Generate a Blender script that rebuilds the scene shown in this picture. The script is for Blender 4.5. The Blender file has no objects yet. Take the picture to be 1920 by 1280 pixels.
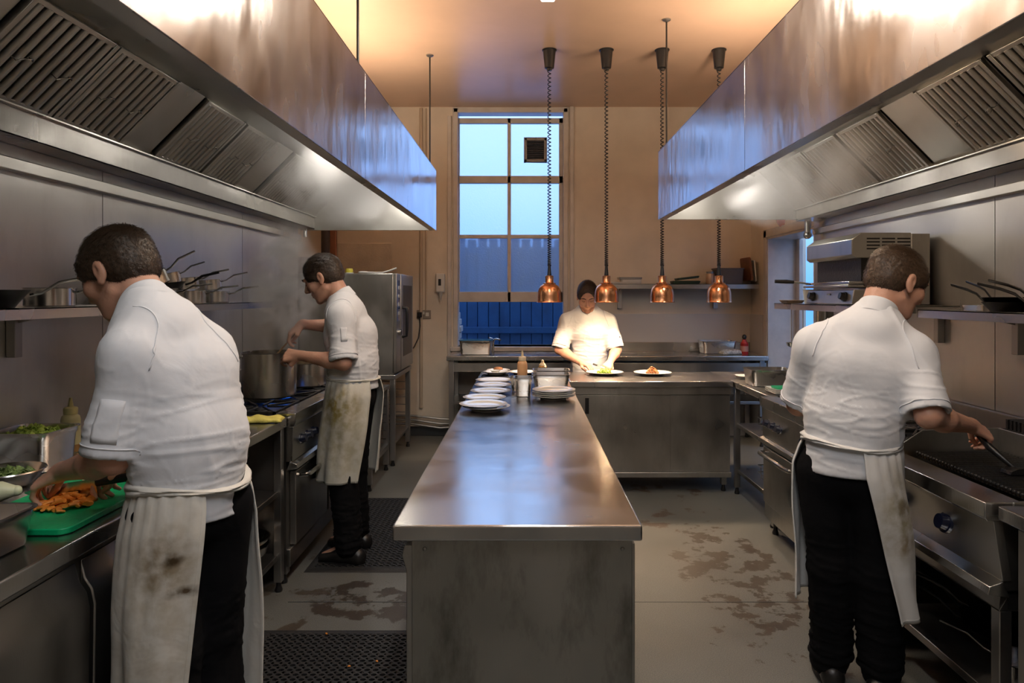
import bpy, math, random
import numpy as np
from mathutils import Vector, Matrix, noise
PI = math.pi
sc = bpy.context.scene
COL = sc.collection
E = 1.5                      # eye height
# ------------------------------------------------------------------ camera
cd = bpy.data.cameras.new('camera'); cam = bpy.data.objects.new('camera', cd); COL.objects.link(cam)
cam.location = (0, 0, E); cam.rotation_euler = (PI/2, 0, 0)
cd.sensor_width = 36; cd.lens = 24; cd.shift_x = -25/1920; cd.shift_y = -87/1920
cd.clip_start = 0.05; cd.clip_end = 200
sc.camera = cam
# ------------------------------------------------------------------ colour, world
sc.view_settings.view_transform = 'Standard'; sc.view_settings.look = 'None'
sc.view_settings.gamma = 1; sc.view_settings.use_curve_mapping = False
sc.view_settings.exposure = 0.0
sc.cycles.max_bounces = 8; sc.cycles.diffuse_bounces = 4; sc.cycles.glossy_bounces = 5
sc.cycles.transmission_bounces = 6; sc.cycles.volume_bounces = 2; sc.cycles.transparent_max_bounces = 10
sc.cycles.sample_clamp_indirect = 4.0; sc.cycles.blur_glossy = 0.5
sc.cycles.caustics_reflective = False; sc.cycles.caustics_refractive = False
w = bpy.data.worlds.new('dusk'); sc.world = w; w.use_nodes = True
wn, wl = w.node_tree.nodes, w.node_tree.links
bg = wn['Background']; tc = wn.new('ShaderNodeTexCoord'); sp = wn.new('ShaderNodeSeparateXYZ')
rp = wn.new('ShaderNodeValToRGB'); wl.new(tc.outputs['Generated'], sp.inputs[0]); wl.new(sp.outputs['Z'], rp.inputs[0])
rp.color_ramp.elements[0].position = 0.0; rp.color_ramp.elements[0].color = (.075, .24, .72, 1)
rp.color_ramp.elements[1].position = 0.45; rp.color_ramp.elements[1].color = (.48, .66, 1.0, 1)
wl.new(rp.outputs[0], bg.inputs[0]); bg.inputs[1].default_value = 2.5

def light(name, kind, loc, power, color, size=.1, size_y=None, rot=(0,0,0), spot=None, parent=None, spread=None):
    ld = bpy.data.lights.new(name, kind); ld.energy = power; ld.color = color
    if kind == 'AREA':
        ld.shape = 'RECTANGLE' if size_y else 'SQUARE'; ld.size = size
        if size_y: ld.size_y = size_y
        if spread: ld.spread = spread
    else: ld.shadow_soft_size = size
    if spot: ld.spot_size = spot; ld.spot_blend = .6
    o = bpy.data.objects.new(name, ld); COL.objects.link(o); o.location = loc; o.rotation_euler = rot
    if parent:
        o.parent = parent; o.location = Vector(loc)-parent.location
    return o
# window daylight entering (sky outside the sash window)
WARM = (1, .62, .34); NEUT = (1, .86, .70); COOL = (1, .93, .84)

# ------------------------------------------------------------------ materials
def newmat(name):
    m = bpy.data.materials.new(name); m.use_nodes = True
    return m, m.node_tree.nodes, m.node_tree.links, m.node_tree.nodes['Principled BSDF']
def mat(name, color, rough=.5, metal=0, bump=0, bscale=60, var=0, vscale=4, emit=None, estr=0, trans=0, spec=None, sss=0, coat=0, ior=None):
    m, N, L, b = newmat(name)
    b.inputs['Base Color'].default_value = (*color, 1); b.inputs['Roughness'].default_value = rough
    b.inputs['Metallic'].default_value = metal
    if spec is not None: b.inputs['Specular IOR Level'].default_value = spec
    if trans: b.inputs['Transmission Weight'].default_value = trans
    if ior: b.inputs['IOR'].default_value = ior
    if coat: b.inputs['Coat Weight'].default_value = coat
    if sss:
        b.inputs['Subsurface Weight'].default_value = sss; b.inputs['Subsurface Radius'].default_value = (1, .35, .2)
        b.inputs['Subsurface Scale'].default_value = .012
    if emit: b.inputs['Emission Color'].default_value = (*emit, 1); b.inputs['Emission Strength'].default_value = estr
    t = N.new('ShaderNodeTexCoord')
    if bump:
        n = N.new('ShaderNodeTexNoise'); n.inputs['Scale'].default_value = bscale; n.inputs['Detail'].default_value = 4
        bp = N.new('ShaderNodeBump'); bp.inputs['Strength'].default_value = bump; bp.inputs['Distance'].default_value = .01
        L.new(t.outputs['Object'], n.inputs['Vector']); L.new(n.outputs['Fac'], bp.inputs['Height']); L.new(bp.outputs[0], b.inputs['Normal'])
    if var:
        n2 = N.new('ShaderNodeTexNoise'); n2.inputs['Scale'].default_value = vscale; n2.inputs['Detail'].default_value = 5
        r = N.new('ShaderNodeValToRGB'); L.new(t.outputs['Object'], n2.inputs['Vector']); L.new(n2.outputs['Fac'], r.inputs[0])
        r.color_ramp.elements[0].position = .3; r.color_ramp.elements[1].position = .7
        r.color_ramp.elements[0].color = (*[c*(1-var) for c in color], 1); r.color_ramp.elements[1].color = (*[min(1, c*(1+var)) for c in color], 1)
        L.new(r.outputs[0], b.inputs['Base Color'])
    return m
def steel(name, base=.52, r0=.2, r1=.42, tint=(1, .985, .96), brush=(2, 2, 90), bump=.12, wob=.25, wobs=3.0, dirt=0.0, dcol=(.05, .04, .03), bscale=6, wmap=(1, 1, 1), dth=(.50, .80)):
    """brushed stainless steel: fine brush lines, smeary wiping marks in the roughness, slight dents"""
    m, N, L, b = newmat(name)
    b.inputs['Metallic'].default_value = 1
    t = N.new('ShaderNodeTexCoord')
    mp = N.new('ShaderNodeMapping'); mp.inputs['Scale'].default_value = brush; L.new(t.outputs['Object'], mp.inputs[0])
    nb = N.new('ShaderNodeTexNoise'); nb.inputs['Scale'].default_value = bscale; nb.inputs['Detail'].default_value = 3; L.new(mp.outputs[0], nb.inputs['Vector'])
    ns = N.new('ShaderNodeTexNoise'); ns.inputs['Scale'].default_value = wobs; ns.inputs['Detail'].default_value = 3; ns.inputs['Distortion'].default_value = .2
    mw = N.new('ShaderNodeMapping'); mw.inputs['Scale'].default_value = wmap; L.new(t.outputs['Object'], mw.inputs[0]); L.new(mw.outputs[0], ns.inputs['Vector'])
    mr = N.new('ShaderNodeMapRange'); mr.inputs['From Min'].default_value = .3; mr.inputs['From Max'].default_value = .7
    mr.inputs['To Min'].default_value = r0; mr.inputs['To Max'].default_value = r1; L.new(ns.outputs['Fac'], mr.inputs['Value'])
    L.new(mr.outputs[0], b.inputs['Roughness'])
    b1 = N.new('ShaderNodeBump'); b1.inputs['Strength'].default_value = bump; b1.inputs['Distance'].default_value = .002; L.new(nb.outputs['Fac'], b1.inputs['Height'])
    nw = N.new('ShaderNodeTexNoise'); nw.inputs['Scale'].default_value = wobs*.8; nw.inputs['Detail'].default_value = 3; L.new(mw.outputs[0], nw.inputs['Vector'])
    b2 = N.new('ShaderNodeBump'); b2.inputs['Strength'].default_value = wob; b2.inputs['Distance'].default_value = .03; L.new(nw.outputs['Fac'], b2.inputs['Height'])
    L.new(b1.outputs[0], b2.inputs['Normal']); L.new(b2.outputs[0], b.inputs['Normal'])
    col = tuple(base*c for c in tint)
    r = N.new('ShaderNodeValToRGB'); r.color_ramp.elements[0].position = .35; r.color_ramp.elements[1].position = .65
    r.color_ramp.elements[0].color = (*[c*.88 for c in col], 1); r.color_ramp.elements[1].color = (*[min(1, c*1.08) for c in col], 1)
    L.new(ns.outputs['Fac'], r.inputs[0])
    if dirt:
        nd = N.new('ShaderNodeTexNoise'); nd.inputs['Scale'].default_value = 5; nd.inputs['Detail'].default_value = 8; nd.inputs['Roughness'].default_value = .65
        md = N.new('ShaderNodeMapping'); md.inputs['Scale'].default_value = (1, 1, .35); L.new(t.outputs['Object'], md.inputs[0]); L.new(md.outputs[0], nd.inputs['Vector'])
        rd = N.new('ShaderNodeValToRGB'); rd.color_ramp.elements[0].position = dth[0]; rd.color_ramp.elements[1].position = dth[1]
        rd.color_ramp.elements[0].color = (0, 0, 0, 1); rd.color_ramp.elements[1].color = (dirt, dirt, dirt, 1); L.new(nd.outputs['Fac'], rd.inputs[0])
        mx = N.new('ShaderNodeMix'); mx.data_type = 'RGBA'; L.new(rd.outputs[0], mx.inputs['Factor']); L.new(r.outputs[0], mx.inputs['A'])
        mx.inputs['B'].default_value = (*dcol, 1); L.new(mx.outputs['Result'], b.inputs['Base Color'])
    else: L.new(r.outputs[0], b.inputs['Base Color'])
    return m

M_top = steel('worktop_steel', .56, .16, .34, brush=(2, 40, 2), wob=.10, wobs=2.2)
M_island = steel('island_top_steel', .60, .12, .28, brush=(2, 60, 2), wob=.07, wobs=3.5, bump=.08)
M_panel = steel('island_panel_steel', .38, .30, .50, tint=(1, 1, .93), brush=(60, 60, 1.5), wob=.15, wobs=2.5, dirt=.85, dth=(.50, .74))
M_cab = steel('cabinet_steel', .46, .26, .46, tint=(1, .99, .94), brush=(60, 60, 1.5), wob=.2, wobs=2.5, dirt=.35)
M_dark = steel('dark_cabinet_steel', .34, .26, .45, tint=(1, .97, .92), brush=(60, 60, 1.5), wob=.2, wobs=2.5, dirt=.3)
M_hood = steel('hood_steel', .56, .15, .30, tint=(1, .98, .97), brush=(40, 40, 2), wob=.34, wobs=2.6, bump=.06, wmap=(1.6, 1.6, .8))
M_hoodin = steel('hood_inner_steel', .58, .24, .42, tint=(1, .98, .92), brush=(2, 60, 2), wob=.15, wobs=2)
M_filter = steel('filter_steel', .50, .28, .42, tint=(1, .97, .90), brush=(2, 2, 2), wob=.05)
M_wallst = steel('wall_cladding_steel', .56, .28, .46, tint=(1, .98, .94), brush=(60, 60, 1.2), wob=.25, wobs=1.6, dirt=.18)
M_pan = steel('pan_steel', .62, .14, .26, brush=(2, 2, 60), wob=0, bump=0)
M_gn = steel('gastronorm_steel', .60, .2, .34, brush=(2, 2, 60), wob=0, bump=0)
M_pot = steel('stockpot_steel', .50, .18, .34, tint=(1, .95, .86), brush=(2, 2, 90), wob=0, bump=.05)
M_leg = steel('leg_steel', .38, .3, .45, wob=.05)
M_black = mat('black_iron', (.018, .017, .017), .45, .4, bump=.3, bscale=90)
M_rim = mat('black_pan_iron', (.03, .03, .032), .28, .6)
M_plastic = mat('black_plastic', (.012, .012, .013), .35)
M_knob = mat('navy_knob_plastic', (.004, .007, .024), .3, coat=.15)
M_rubber = mat('rubber_mat', (.016, .016, .017), .62, bump=.3, bscale=80)
M_china = mat('white_china', (.80, .80, .76), .12, coat=.5)
M_green = mat('green_polythene', (.0, .38, .14), .45, bump=.25, bscale=30, var=.25, vscale=10)
M_copper = steel('lamp_copper', .74, .10, .18, tint=(1, .47, .24), brush=(2, 2, 140), wob=.0, bump=.18)
M_carrot = mat('carrot', (.95, .30, .04), .5, var=.25, vscale=30)
M_lettuce = mat('lettuce', (.42, .60, .10), .5, var=.5, vscale=25, bump=.3)
M_yellow = mat('yellow_cloth', (.75, .66, .16), .9, bump=.4, bscale=150)
M_white = mat('white_plastic', (.78, .77, .73), .4)
M_paint = mat('white_gloss_paint', (.68, .63, .58), .35, bump=.2, bscale=12, var=.12, vscale=6)
M_bulb = mat('hot_bulb', (1, .8, .5), .3, emit=(1, .70, .40), estr=160)
M_wood = mat('board_wood', (.16, .06, .028), .55, bump=.2, bscale=20, var=.35, vscale=7)
M_skin = mat('skin', (.66, .36, .25), .48, bump=.12, bscale=90, sss=.15, var=.10, vscale=9)
M_skin2 = mat('skin_flushed', (.70, .38, .27), .46, bump=.12, bscale=90, sss=.15, var=.10, vscale=9)
M_pipe = mat('painted_pipe', (.55, .45, .34), .45, var=.15)
M_blue = mat('blue_display', (.05, .12, .4), .2, coat=.6)

def fabric(name, color, fold=.35, stain=None, sheen=.15):
    m, N, L, b = newmat(name)
    b.inputs['Roughness'].default_value = .92; b.inputs['Specular IOR Level'].default_value = .15
    b.inputs['Sheen Weight'].default_value = sheen
    t = N.new('ShaderNodeTexCoord')
    n1 = N.new('ShaderNodeTexNoise'); n1.inputs['Scale'].default_value = 7; n1.inputs['Detail'].default_value = 3; n1.inputs['Distortion'].default_value = .8
    n2 = N.new('ShaderNodeTexNoise'); n2.inputs['Scale'].default_value = 600; L.new(t.outputs['Object'], n1.inputs[0]); L.new(t.outputs['Object'], n2.inputs[0])
    b1 = N.new('ShaderNodeBump'); b1.inputs['Strength'].default_value = fold; b1.inputs['Distance'].default_value = .03; L.new(n1.outputs['Fac'], b1.inputs['Height'])
    b2 = N.new('ShaderNodeBump'); b2.inputs['Strength'].default_value = .15; b2.inputs['Distance'].default_value = .001; L.new(n2.outputs['Fac'], b2.inputs['Height'])
    L.new(b1.outputs[0], b2.inputs['Normal']); L.new(b2.outputs[0], b.inputs['Normal'])
    b.inputs['Base Color'].default_value = (*color, 1)
    if stain:
        cur = None
        for (loc, rad, scol, amt) in stain:
            mp = N.new('ShaderNodeMapping'); mp.inputs['Location'].default_value = tuple(-loc[i]/rad[i] for i in range(3)); mp.inputs['Scale'].default_value = tuple(1/r for r in rad)
            L.new(t.outputs['Object'], mp.inputs[0])
            g = N.new('ShaderNodeTexGradient'); g.gradient_type = 'SPHERICAL'; L.new(mp.outputs[0], g.inputs[0])
            ns = N.new('ShaderNodeTexNoise'); ns.inputs['Scale'].default_value = 22; ns.inputs['Detail'].default_value = 6; L.new(t.outputs['Object'], ns.inputs[0])
            r = N.new('ShaderNodeValToRGB'); r.color_ramp.elements[0].position = .40; r.color_ramp.elements[1].position = .66; L.new(ns.outputs['Fac'], r.inputs[0])
            mu = N.new('ShaderNodeMath'); mu.operation = 'MULTIPLY_ADD'; L.new(r.outputs[0], mu.inputs[0]); mu.inputs[1].default_value = .8; mu.inputs[2].default_value = .35
            m2 = N.new('ShaderNodeMath'); m2.operation = 'MULTIPLY'; L.new(mu.outputs[0], m2.inputs[0]); L.new(g.outputs[0], m2.inputs[1])
            m3 = N.new('ShaderNodeMath'); m3.operation = 'MULTIPLY'; m3.use_clamp = True; L.new(m2.outputs[0], m3.inputs[0]); m3.inputs[1].default_value = amt
            mx = N.new('ShaderNodeMix'); mx.data_type = 'RGBA'; L.new(m3.outputs[0], mx.inputs['Factor'])
            if cur is None: mx.inputs['A'].default_value = (*color, 1)
            else: L.new(cur, mx.inputs['A'])
            mx.inputs['B'].default_value = (*scol, 1); cur = mx.outputs['Result']
        L.new(cur, b.inputs['Base Color'])
    return m
M_jacket = fabric('white_cotton', (.80, .82, .86), .12)
M_trouser = fabric('black_cotton', (.0045, .0045, .0055), .25, sheen=0)
M_shoe = mat('black_leather', (.012, .011, .011), .35)

# ------------------------------------------------------------------ mesh builder
class MB:
    def __init__(s): s.v = []; s.f = []
    def add(s, vs, fs):
        n = len(s.v); s.v += [tuple(p) for p in vs]; s.f += [tuple(i+n for i in f) for f in fs]; return s
    def box(s, x0, x1, y0, y1, z0, z1):
        vs = [(x, y, z) for z in (z0, z1) for y in (y0, y1) for x in (x0, x1)]
        return s.add(vs, [(0, 2, 3, 1), (4, 5, 7, 6), (0, 1, 5, 4), (2, 6, 7, 3), (0, 4, 6, 2), (1, 3, 7, 5)])
    def loft(s, rings, cap0=True, cap1=True):
        n = len(rings[0]); vs = [p for r in rings for p in r]; fs = []
        for i in range(len(rings)-1):
            for j in range(n):
                k = (j+1) % n; fs.append((i*n+j, i*n+k, (i+1)*n+k, (i+1)*n+j))
        if cap0: fs.append(tuple(range(n-1, -1, -1)))
        if cap1: fs.append(tuple((len(rings)-1)*n+j for j in range(n)))
        return s.add(vs, fs)
    def grid(s, rows):
        n = len(rows[0]); vs = [p for r in rows for p in r]
        return s.add(vs, [(i*n+j, i*n+j+1, (i+1)*n+j+1, (i+1)*n+j) for i in range(len(rows)-1) for j in range(n-1)])
    def cone(s, p0, p1, r0, r1=None, n=20, cap=True):
        r1 = r0 if r1 is None else r1; p0 = Vector(p0); p1 = Vector(p1); d = (p1-p0).normalized()
        a = d.orthogonal().normalized(); b = d.cross(a)
        R = lambda p, r: [p+(a*math.cos(t)+b*math.sin(t))*r for t in (2*PI*i/n for i in range(n))]
        return s.loft([R(p0, r0), R(p1, r1)], cap, cap)
    def tube(s, pts, r, n=10, closed=False, rb=None):
        pts = [Vector(p) for p in pts]; m = len(pts); rings = []
        T = []
        for i in range(m):
            if closed: t = pts[(i+1) % m]-pts[i-1]
            else: t = pts[min(i+1, m-1)]-pts[max(i-1, 0)]
            T.append(t.normalized())
        a = T[0].orthogonal().normalized()
        for i in range(m):
            a = (a-T[i]*a.dot(T[i])).normalized(); b = T[i].cross(a)
            rr = r[i] if isinstance(r, (list, tuple)) else r; r2 = rb if rb else rr
            rings.append([pts[i]+a*math.cos(2*PI*j/n)*rr+b*math.sin(2*PI*j/n)*r2 for j in range(n)])
        if closed: rings.append(rings[0])
        return s.loft(rings, not closed, not closed)
    def lathe(s, prof, c=(0, 0, 0), n=40):
        rings = [[(c[0]+r*math.cos(2*PI*j/n), c[1]+r*math.sin(2*PI*j/n), c[2]+z) for j in range(n)] for r, z in prof]
        return s.loft(rings, prof[0][0] > 1e-6 and False, False)
    def prism(s, poly, axis, a, b):
        def P(u, v, t): return {'x': (t, u, v), 'y': (u, t, v), 'z': (u, v, t)}[axis]
        return s.loft([[P(u, v, a) for u, v in poly], [P(u, v, b) for u, v in poly]])
    def ball(s, c, r, n=14, m=9):
        r = r if isinstance(r, (tuple, list)) else (r, r, r)
        rings = [[(c[0]+r[0]*math.sin(PI*i/m)*math.cos(2*PI*j/n), c[1]+r[1]*math.sin(PI*i/m)*math.sin(2*PI*j/n), c[2]-r[2]*math.cos(PI*i/m)) for j in range(n)] for i in range(1, m)]
        return s.loft(rings)
    def xf(s, M4): s.v = [tuple(M4 @ Vector(p)) for p in s.v]; return s

def obj(name, m, material, parent=None, bevel=0, angle=35, solid=0, sub=0, seg=2):
    me = bpy.data.meshes.new(name); me.from_pydata(m.v, [], m.f)
    me.validate(); me.update()
    import bmesh
    b = bmesh.new(); b.from_mesh(me); bmesh.ops.remove_doubles(b, verts=b.verts, dist=1e-6); bmesh.ops.recalc_face_normals(b, faces=b.faces); b.to_mesh(me); b.free()
    me.materials.append(material)
    for p in me.polygons: p.use_smooth = True
    me.set_sharp_from_angle(angle=math.radians(angle))
    o = bpy.data.objects.new(name, me); COL.objects.link(o)
    if parent: o.parent = parent
    if solid: md = o.modifiers.new('solid', 'SOLIDIFY'); md.thickness = solid; md.offset = 0
    if sub: md = o.modifiers.new('sub', 'SUBSURF'); md.levels = sub; md.render_levels = sub
    if bevel:
        md = o.modifiers.new('bevel', 'BEVEL'); md.width = bevel; md.segments = seg; md.limit_method = 'ANGLE'; md.angle_limit = math.radians(40)
        md.harden_normals = False
    return o
def raw(name, V, F, material, parent=None):
    me = bpy.data.meshes.new(name); me.from_pydata(V, [], F); me.update(); me.materials.append(material)
    me.polygons.foreach_set('use_smooth', [True]*len(me.polygons))
    o = bpy.data.objects.new(name, me); COL.objects.link(o); o.parent = parent
    return o
def empty(name, label=None, cat=None, group=None):
    o = bpy.data.objects.new(name, None); o.empty_display_size = .05; COL.objects.link(o)
    if label: L_(o, label, cat, group)
    return o
def L_(o, label, cat, group=None, kind=None):
    o['label'] = label; o['category'] = cat
    if group: o['group'] = group
    if kind: o['kind'] = kind
    return o
def kids(o): return [c for c in COL.objects if c.parent == o]
def base(root, loc=None):
    """parts were written in world coordinates: put the thing's origin at its base"""
    allm = []
    def walk(o):
        if o.type == 'MESH': allm.append(o)
        for c in o.children: walk(c)
    walk(root)
    if loc is None:
        lo = np.array([1e9]*3); hi = -lo
        for o in allm:
            a = np.empty(len(o.data.vertices)*3); o.data.vertices.foreach_get('co', a); a = a.reshape(-1, 3)
            lo = np.minimum(lo, a.min(0)); hi = np.maximum(hi, a.max(0))
        loc = ((lo[0]+hi[0])/2, (lo[1]+hi[1])/2, lo[2])
    T = Matrix.Translation(-Vector(loc)); done = set()
    for o in allm:
        if o.data.name not in done: o.data.transform(T); done.add(o.data.name)
    root.location = loc
    return root
def one(name, m, material, label, cat, group=None, kind=None, **k):
    o = obj(name, m, material, **k); base(o); L_(o, label, cat, group, kind); return o
def struct(name, m, material, **k):
    o = obj(name, m, material, **k); o['kind'] = 'structure'; return o
def dup(root, loc, rot=None, label=None, group=None, scale=None):
    def cp(o, par):
        c = o.copy(); COL.objects.link(c); c.parent = par
        for ch in list(o.children): cp(ch, c)
        return c
    r = cp(root, None); r.location = loc
    if rot is not None: r.rotation_euler = rot if hasattr(rot, '__len__') else (0, 0, rot)
    if scale: r.scale = (scale,)*3 if not hasattr(scale, '__len__') else scale
    if label: r['label'] = label
    if group: r['group'] = group
    return r
def P(u, v, Y): return Vector(((u-985)/1280*Y, Y, E-(v-553)/1280*Y))

# ------------------------------------------------------------------ wall, floor, ceiling paint
def floor_mat():
    m, N, L, b = newmat('resin_floor')
    t = N.new('ShaderNodeTexCoord')
    sp = N.new('ShaderNodeTexNoise'); sp.inputs['Scale'].default_value = 260; sp.inputs['Detail'].default_value = 2
    big = N.new('ShaderNodeTexNoise'); big.inputs['Scale'].default_value = 1.6; big.inputs['Detail'].default_value = 5
    L.new(t.outputs['Object'], sp.inputs[0]); L.new(t.outputs['Object'], big.inputs[0])
    r1 = N.new('ShaderNodeValToRGB'); r1.color_ramp.elements[0].position = .35; r1.color_ramp.elements[1].position = .7
    r1.color_ramp.elements[0].color = (.10, .105, .10, 1); r1.color_ramp.elements[1].color = (.20, .205, .19, 1); L.new(sp.outputs['Fac'], r1.inputs[0])
    r2 = N.new('ShaderNodeValToRGB'); r2.color_ramp.elements[0].position = .3; r2.color_ramp.elements[1].position = .7
    r2.color_ramp.elements[0].color = (.72, .72, .72, 1); r2.color_ramp.elements[1].color = (1.1, 1.1, 1.1, 1); L.new(big.outputs['Fac'], r2.inputs[0])
    mu = N.new('ShaderNodeMix'); mu.data_type = 'RGBA'; mu.blend_type = 'MULTIPLY'; mu.inputs['Factor'].default_value = 1
    L.new(r1.outputs[0], mu.inputs['A']); L.new(r2.outputs[0], mu.inputs['B'])
    cur = mu.outputs['Result']; rough = None
    # brown spill stains, each a patch with its own shape
    for (cx, cy, rx, ry, th, scl, col) in [(-.72, 3.38, .50, .34, .49, 6, (.035, .022, .012)), (1.12, 3.75, .42, 1.0, .50, 7, (.035, .019, .010)), (1.15, 2.95, .55, .9, .60, 9, (.05, .03, .018)),
                                           (1.0, 4.9, .6, .9, .56, 5, (.06, .03, .015)), (-1.15, 3.6, .25, 1.2, .55, 5, (.06, .045, .03)), (.95, 2.1, .6, .5, .58, 16, (.30, .20, .12))]:
        mp = N.new('ShaderNodeMapping'); mp.inputs['Location'].default_value = (-cx/rx, -cy/ry, 0); mp.inputs['Scale'].default_value = (1/rx, 1/ry, 1); L.new(t.outputs['Object'], mp.inputs[0])
        g = N.new('ShaderNodeTexGradient'); g.gradient_type = 'SPHERICAL'; L.new(mp.outputs[0], g.inputs[0])
        gs = N.new('ShaderNodeMapRange'); gs.inputs['From Max'].default_value = .35; gs.inputs['To Min'].default_value = -.35; gs.inputs['To Max'].default_value = 0; L.new(g.outputs[0], gs.inputs['Value'])
        n = N.new('ShaderNodeTexNoise'); n.inputs['Scale'].default_value = scl; n.inputs['Detail'].default_value = 7; n.inputs['Roughness'].default_value = .62
        L.new(t.outputs['Object'], n.inputs[0])
        a = N.new('ShaderNodeMath'); a.operation = 'ADD'; L.new(n.outputs['Fac'], a.inputs[0]); L.new(gs.outputs[0], a.inputs[1])
        c = N.new('ShaderNodeMapRange'); c.inputs['From Min'].default_value = th; c.inputs['From Max'].default_value = th+.035; c.inputs['To Max'].default_value = .88; L.new(a.outputs[0], c.inputs['Value'])
        mx = N.new('ShaderNodeMix'); mx.data_type = 'RGBA'; L.new(c.outputs[0], mx.inputs['Factor']); L.new(cur, mx.inputs['A']); mx.inputs['B'].default_value = (*col, 1); cur = mx.outputs['Result']
    L.new(cur, b.inputs['Base Color'])
    rr = N.new('ShaderNodeMapRange'); rr.inputs['To Min'].default_value = .22; rr.inputs['To Max'].default_value = .58; L.new(big.outputs['Fac'], rr.inputs['Value']); L.new(rr.outputs[0], b.inputs['Roughness'])
    bp = N.new('ShaderNodeBump'); bp.inputs['Strength'].default_value = .5; bp.inputs['Distance'].default_value = .002; L.new(sp.outputs['Fac'], bp.inputs['Height']); L.new(bp.outputs[0], b.inputs['Normal'])
    return m
M_floor = floor_mat()
M_wall = mat('cream_wall_paint', (.80, .71, .59), .5, bump=.35, bscale=9, var=.10, vscale=2.2)
M_ceil = mat('tan_gloss_ceiling', (.70, .48, .34), .34, bump=.18, bscale=5, var=.08, vscale=1.5)
M_tile = mat('white_wall_cladding', (.74, .72, .70), .30, bump=.05)
M_skirt = mat('grey_cove_vinyl', (.05, .055, .06), .4)

YB = 7.3; ZC = 3.51; XL = -1.98; XR = 2.2; XR2 = 2.41; XL2 = -2.6; YF = -2.2
struct('floor', MB().box(-3, 3, YF-.2, YB+.3, -.1, 0), M_floor)
struct('ceiling', MB().box(-3, 3, YF-.2, YB+.3, ZC, ZC+.1), M_ceil)
# back wall with the window opening
WX0, WX1, WZ0, WZ1 = -.77, .456, .95, 3.50
b = MB()
b.box(-3, WX0, YB, YB+.3, 0, ZC); b.box(WX1, 3, YB, YB+.3, 0, ZC); b.box(WX0, WX1, YB, YB+.3, 0, WZ0); b.box(WX0, WX1, YB, YB+.3, WZ1, ZC)
struct('wall_back', b, M_wall)
b = MB().box(XL-.02-.9, XL-.02, YF, 5.95, 0, ZC).box(XL2-.3, XL2, 5.95, YB, 0, ZC); struct('wall_left', b, M_wall)
# right wall: thick by the range, set back with a doorway beyond it
b = MB().box(XR+.02, XR+.9, YF, 5.2, 0, ZC)
b.box(XR2, XR2+.27, 5.2, 5.66, 0, ZC).box(XR2, XR2+.27, 6.78, YB, 0, ZC).box(XR2, XR2+.27, 5.66, 6.78, 2.07, ZC)
struct('wall_right', b, M_wall)
struct('wall_front', MB().box(-3, 3, YF-.2, YF, 0, ZC), M_wall)
b = MB().box(WX1+.02, XR2, YB-.012, YB, 0, 1.3); struct('trim_1', b, M_tile)
b = MB().box(XR2-.012, XR2, 6.9, YB-.012, 0, 1.3); struct('trim_2', b, M_tile)
struct('baseboard_back', MB().box(XL2, WX1, YB-.015, YB, 0, .1), M_skirt, bevel=.004)
struct('trim_3', MB().box(-.47-.02, -.47+.02-.0, YB-.02, YB, 3.2, 3.2001), M_wall)
bpy.data.objects.remove(bpy.data.objects['trim_3'])
# boxed chimney breast edge beside the window
struct('trim_3', MB().box(WX1+.02, WX1+.06, YB-.03, YB, WZ0, ZC), M_paint, bevel=.004)
struct('trim_4', MB().box(WX0-.06, WX0-.02, YB-.03, YB, WZ0-.15, ZC-.1), M_paint, bevel=.004)
# steel cladding sheets on both cooking walls
for i, (a, c) in enumerate([(-.6, 1.595), (1.6, 3.195), (3.2, 4.775), (4.78, 5.95)]):
    o = struct('trim_%d' % (5+i), MB().box(XL-.02, XL, a, c, 0, 2.4), M_wallst)
for i, (a, c) in enumerate([(-.6, 1.595), (1.6, 3.195), (3.2, 5.2)]):
    o = struct('trim_%d' % (9+i), MB().box(XR, XR+.02, a, c, 0, 2.4), M_wallst)
struct('trim_12', MB().box(XR-.0, XR2, 5.2, 5.215, 0, ZC), M_paint)
# doorway casing on the right
b = MB()
b.box(XR2-.02, XR2, 6.78, 6.86, 0, 2.14).box(XR2-.02, XR2, 5.56, 5.66, 0, 2.14).box(XR2-.02, XR2, 5.56, 6.86, 2.07, 2.15)
b.box(XR2-.01, XR2+.29, 6.76, 6.785, 0, 2.08).box(XR2-.01, XR2+.29, 5.655, 5.68, 0, 2.08).box(XR2-.01, XR2+.29, 5.66, 6.78, 2.05, 2.08)
b.box(XR2+.27, XR2+.31, 6.68, 6.76, 0, 2.05)
struct('door_1', b, M_paint, bevel=.004)
# room beyond the doorway, open to the dusk sky
M_out = mat('pale_yard_wall', (.45, .55, .70), .8, bump=.2)
b = MB().box(4.3, 4.4, 3.5, 9.5, 0, 2.6); struct('wall_yard', b, M_out)
struct('floor_yard', MB().box(-6, 9, YB+.3, 16, -.15, -.05).box(XR+.9, 9, -2, YB+.3, -.15, -.05), mat('wet_tarmac', (.05, .055, .06), .5))
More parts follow.
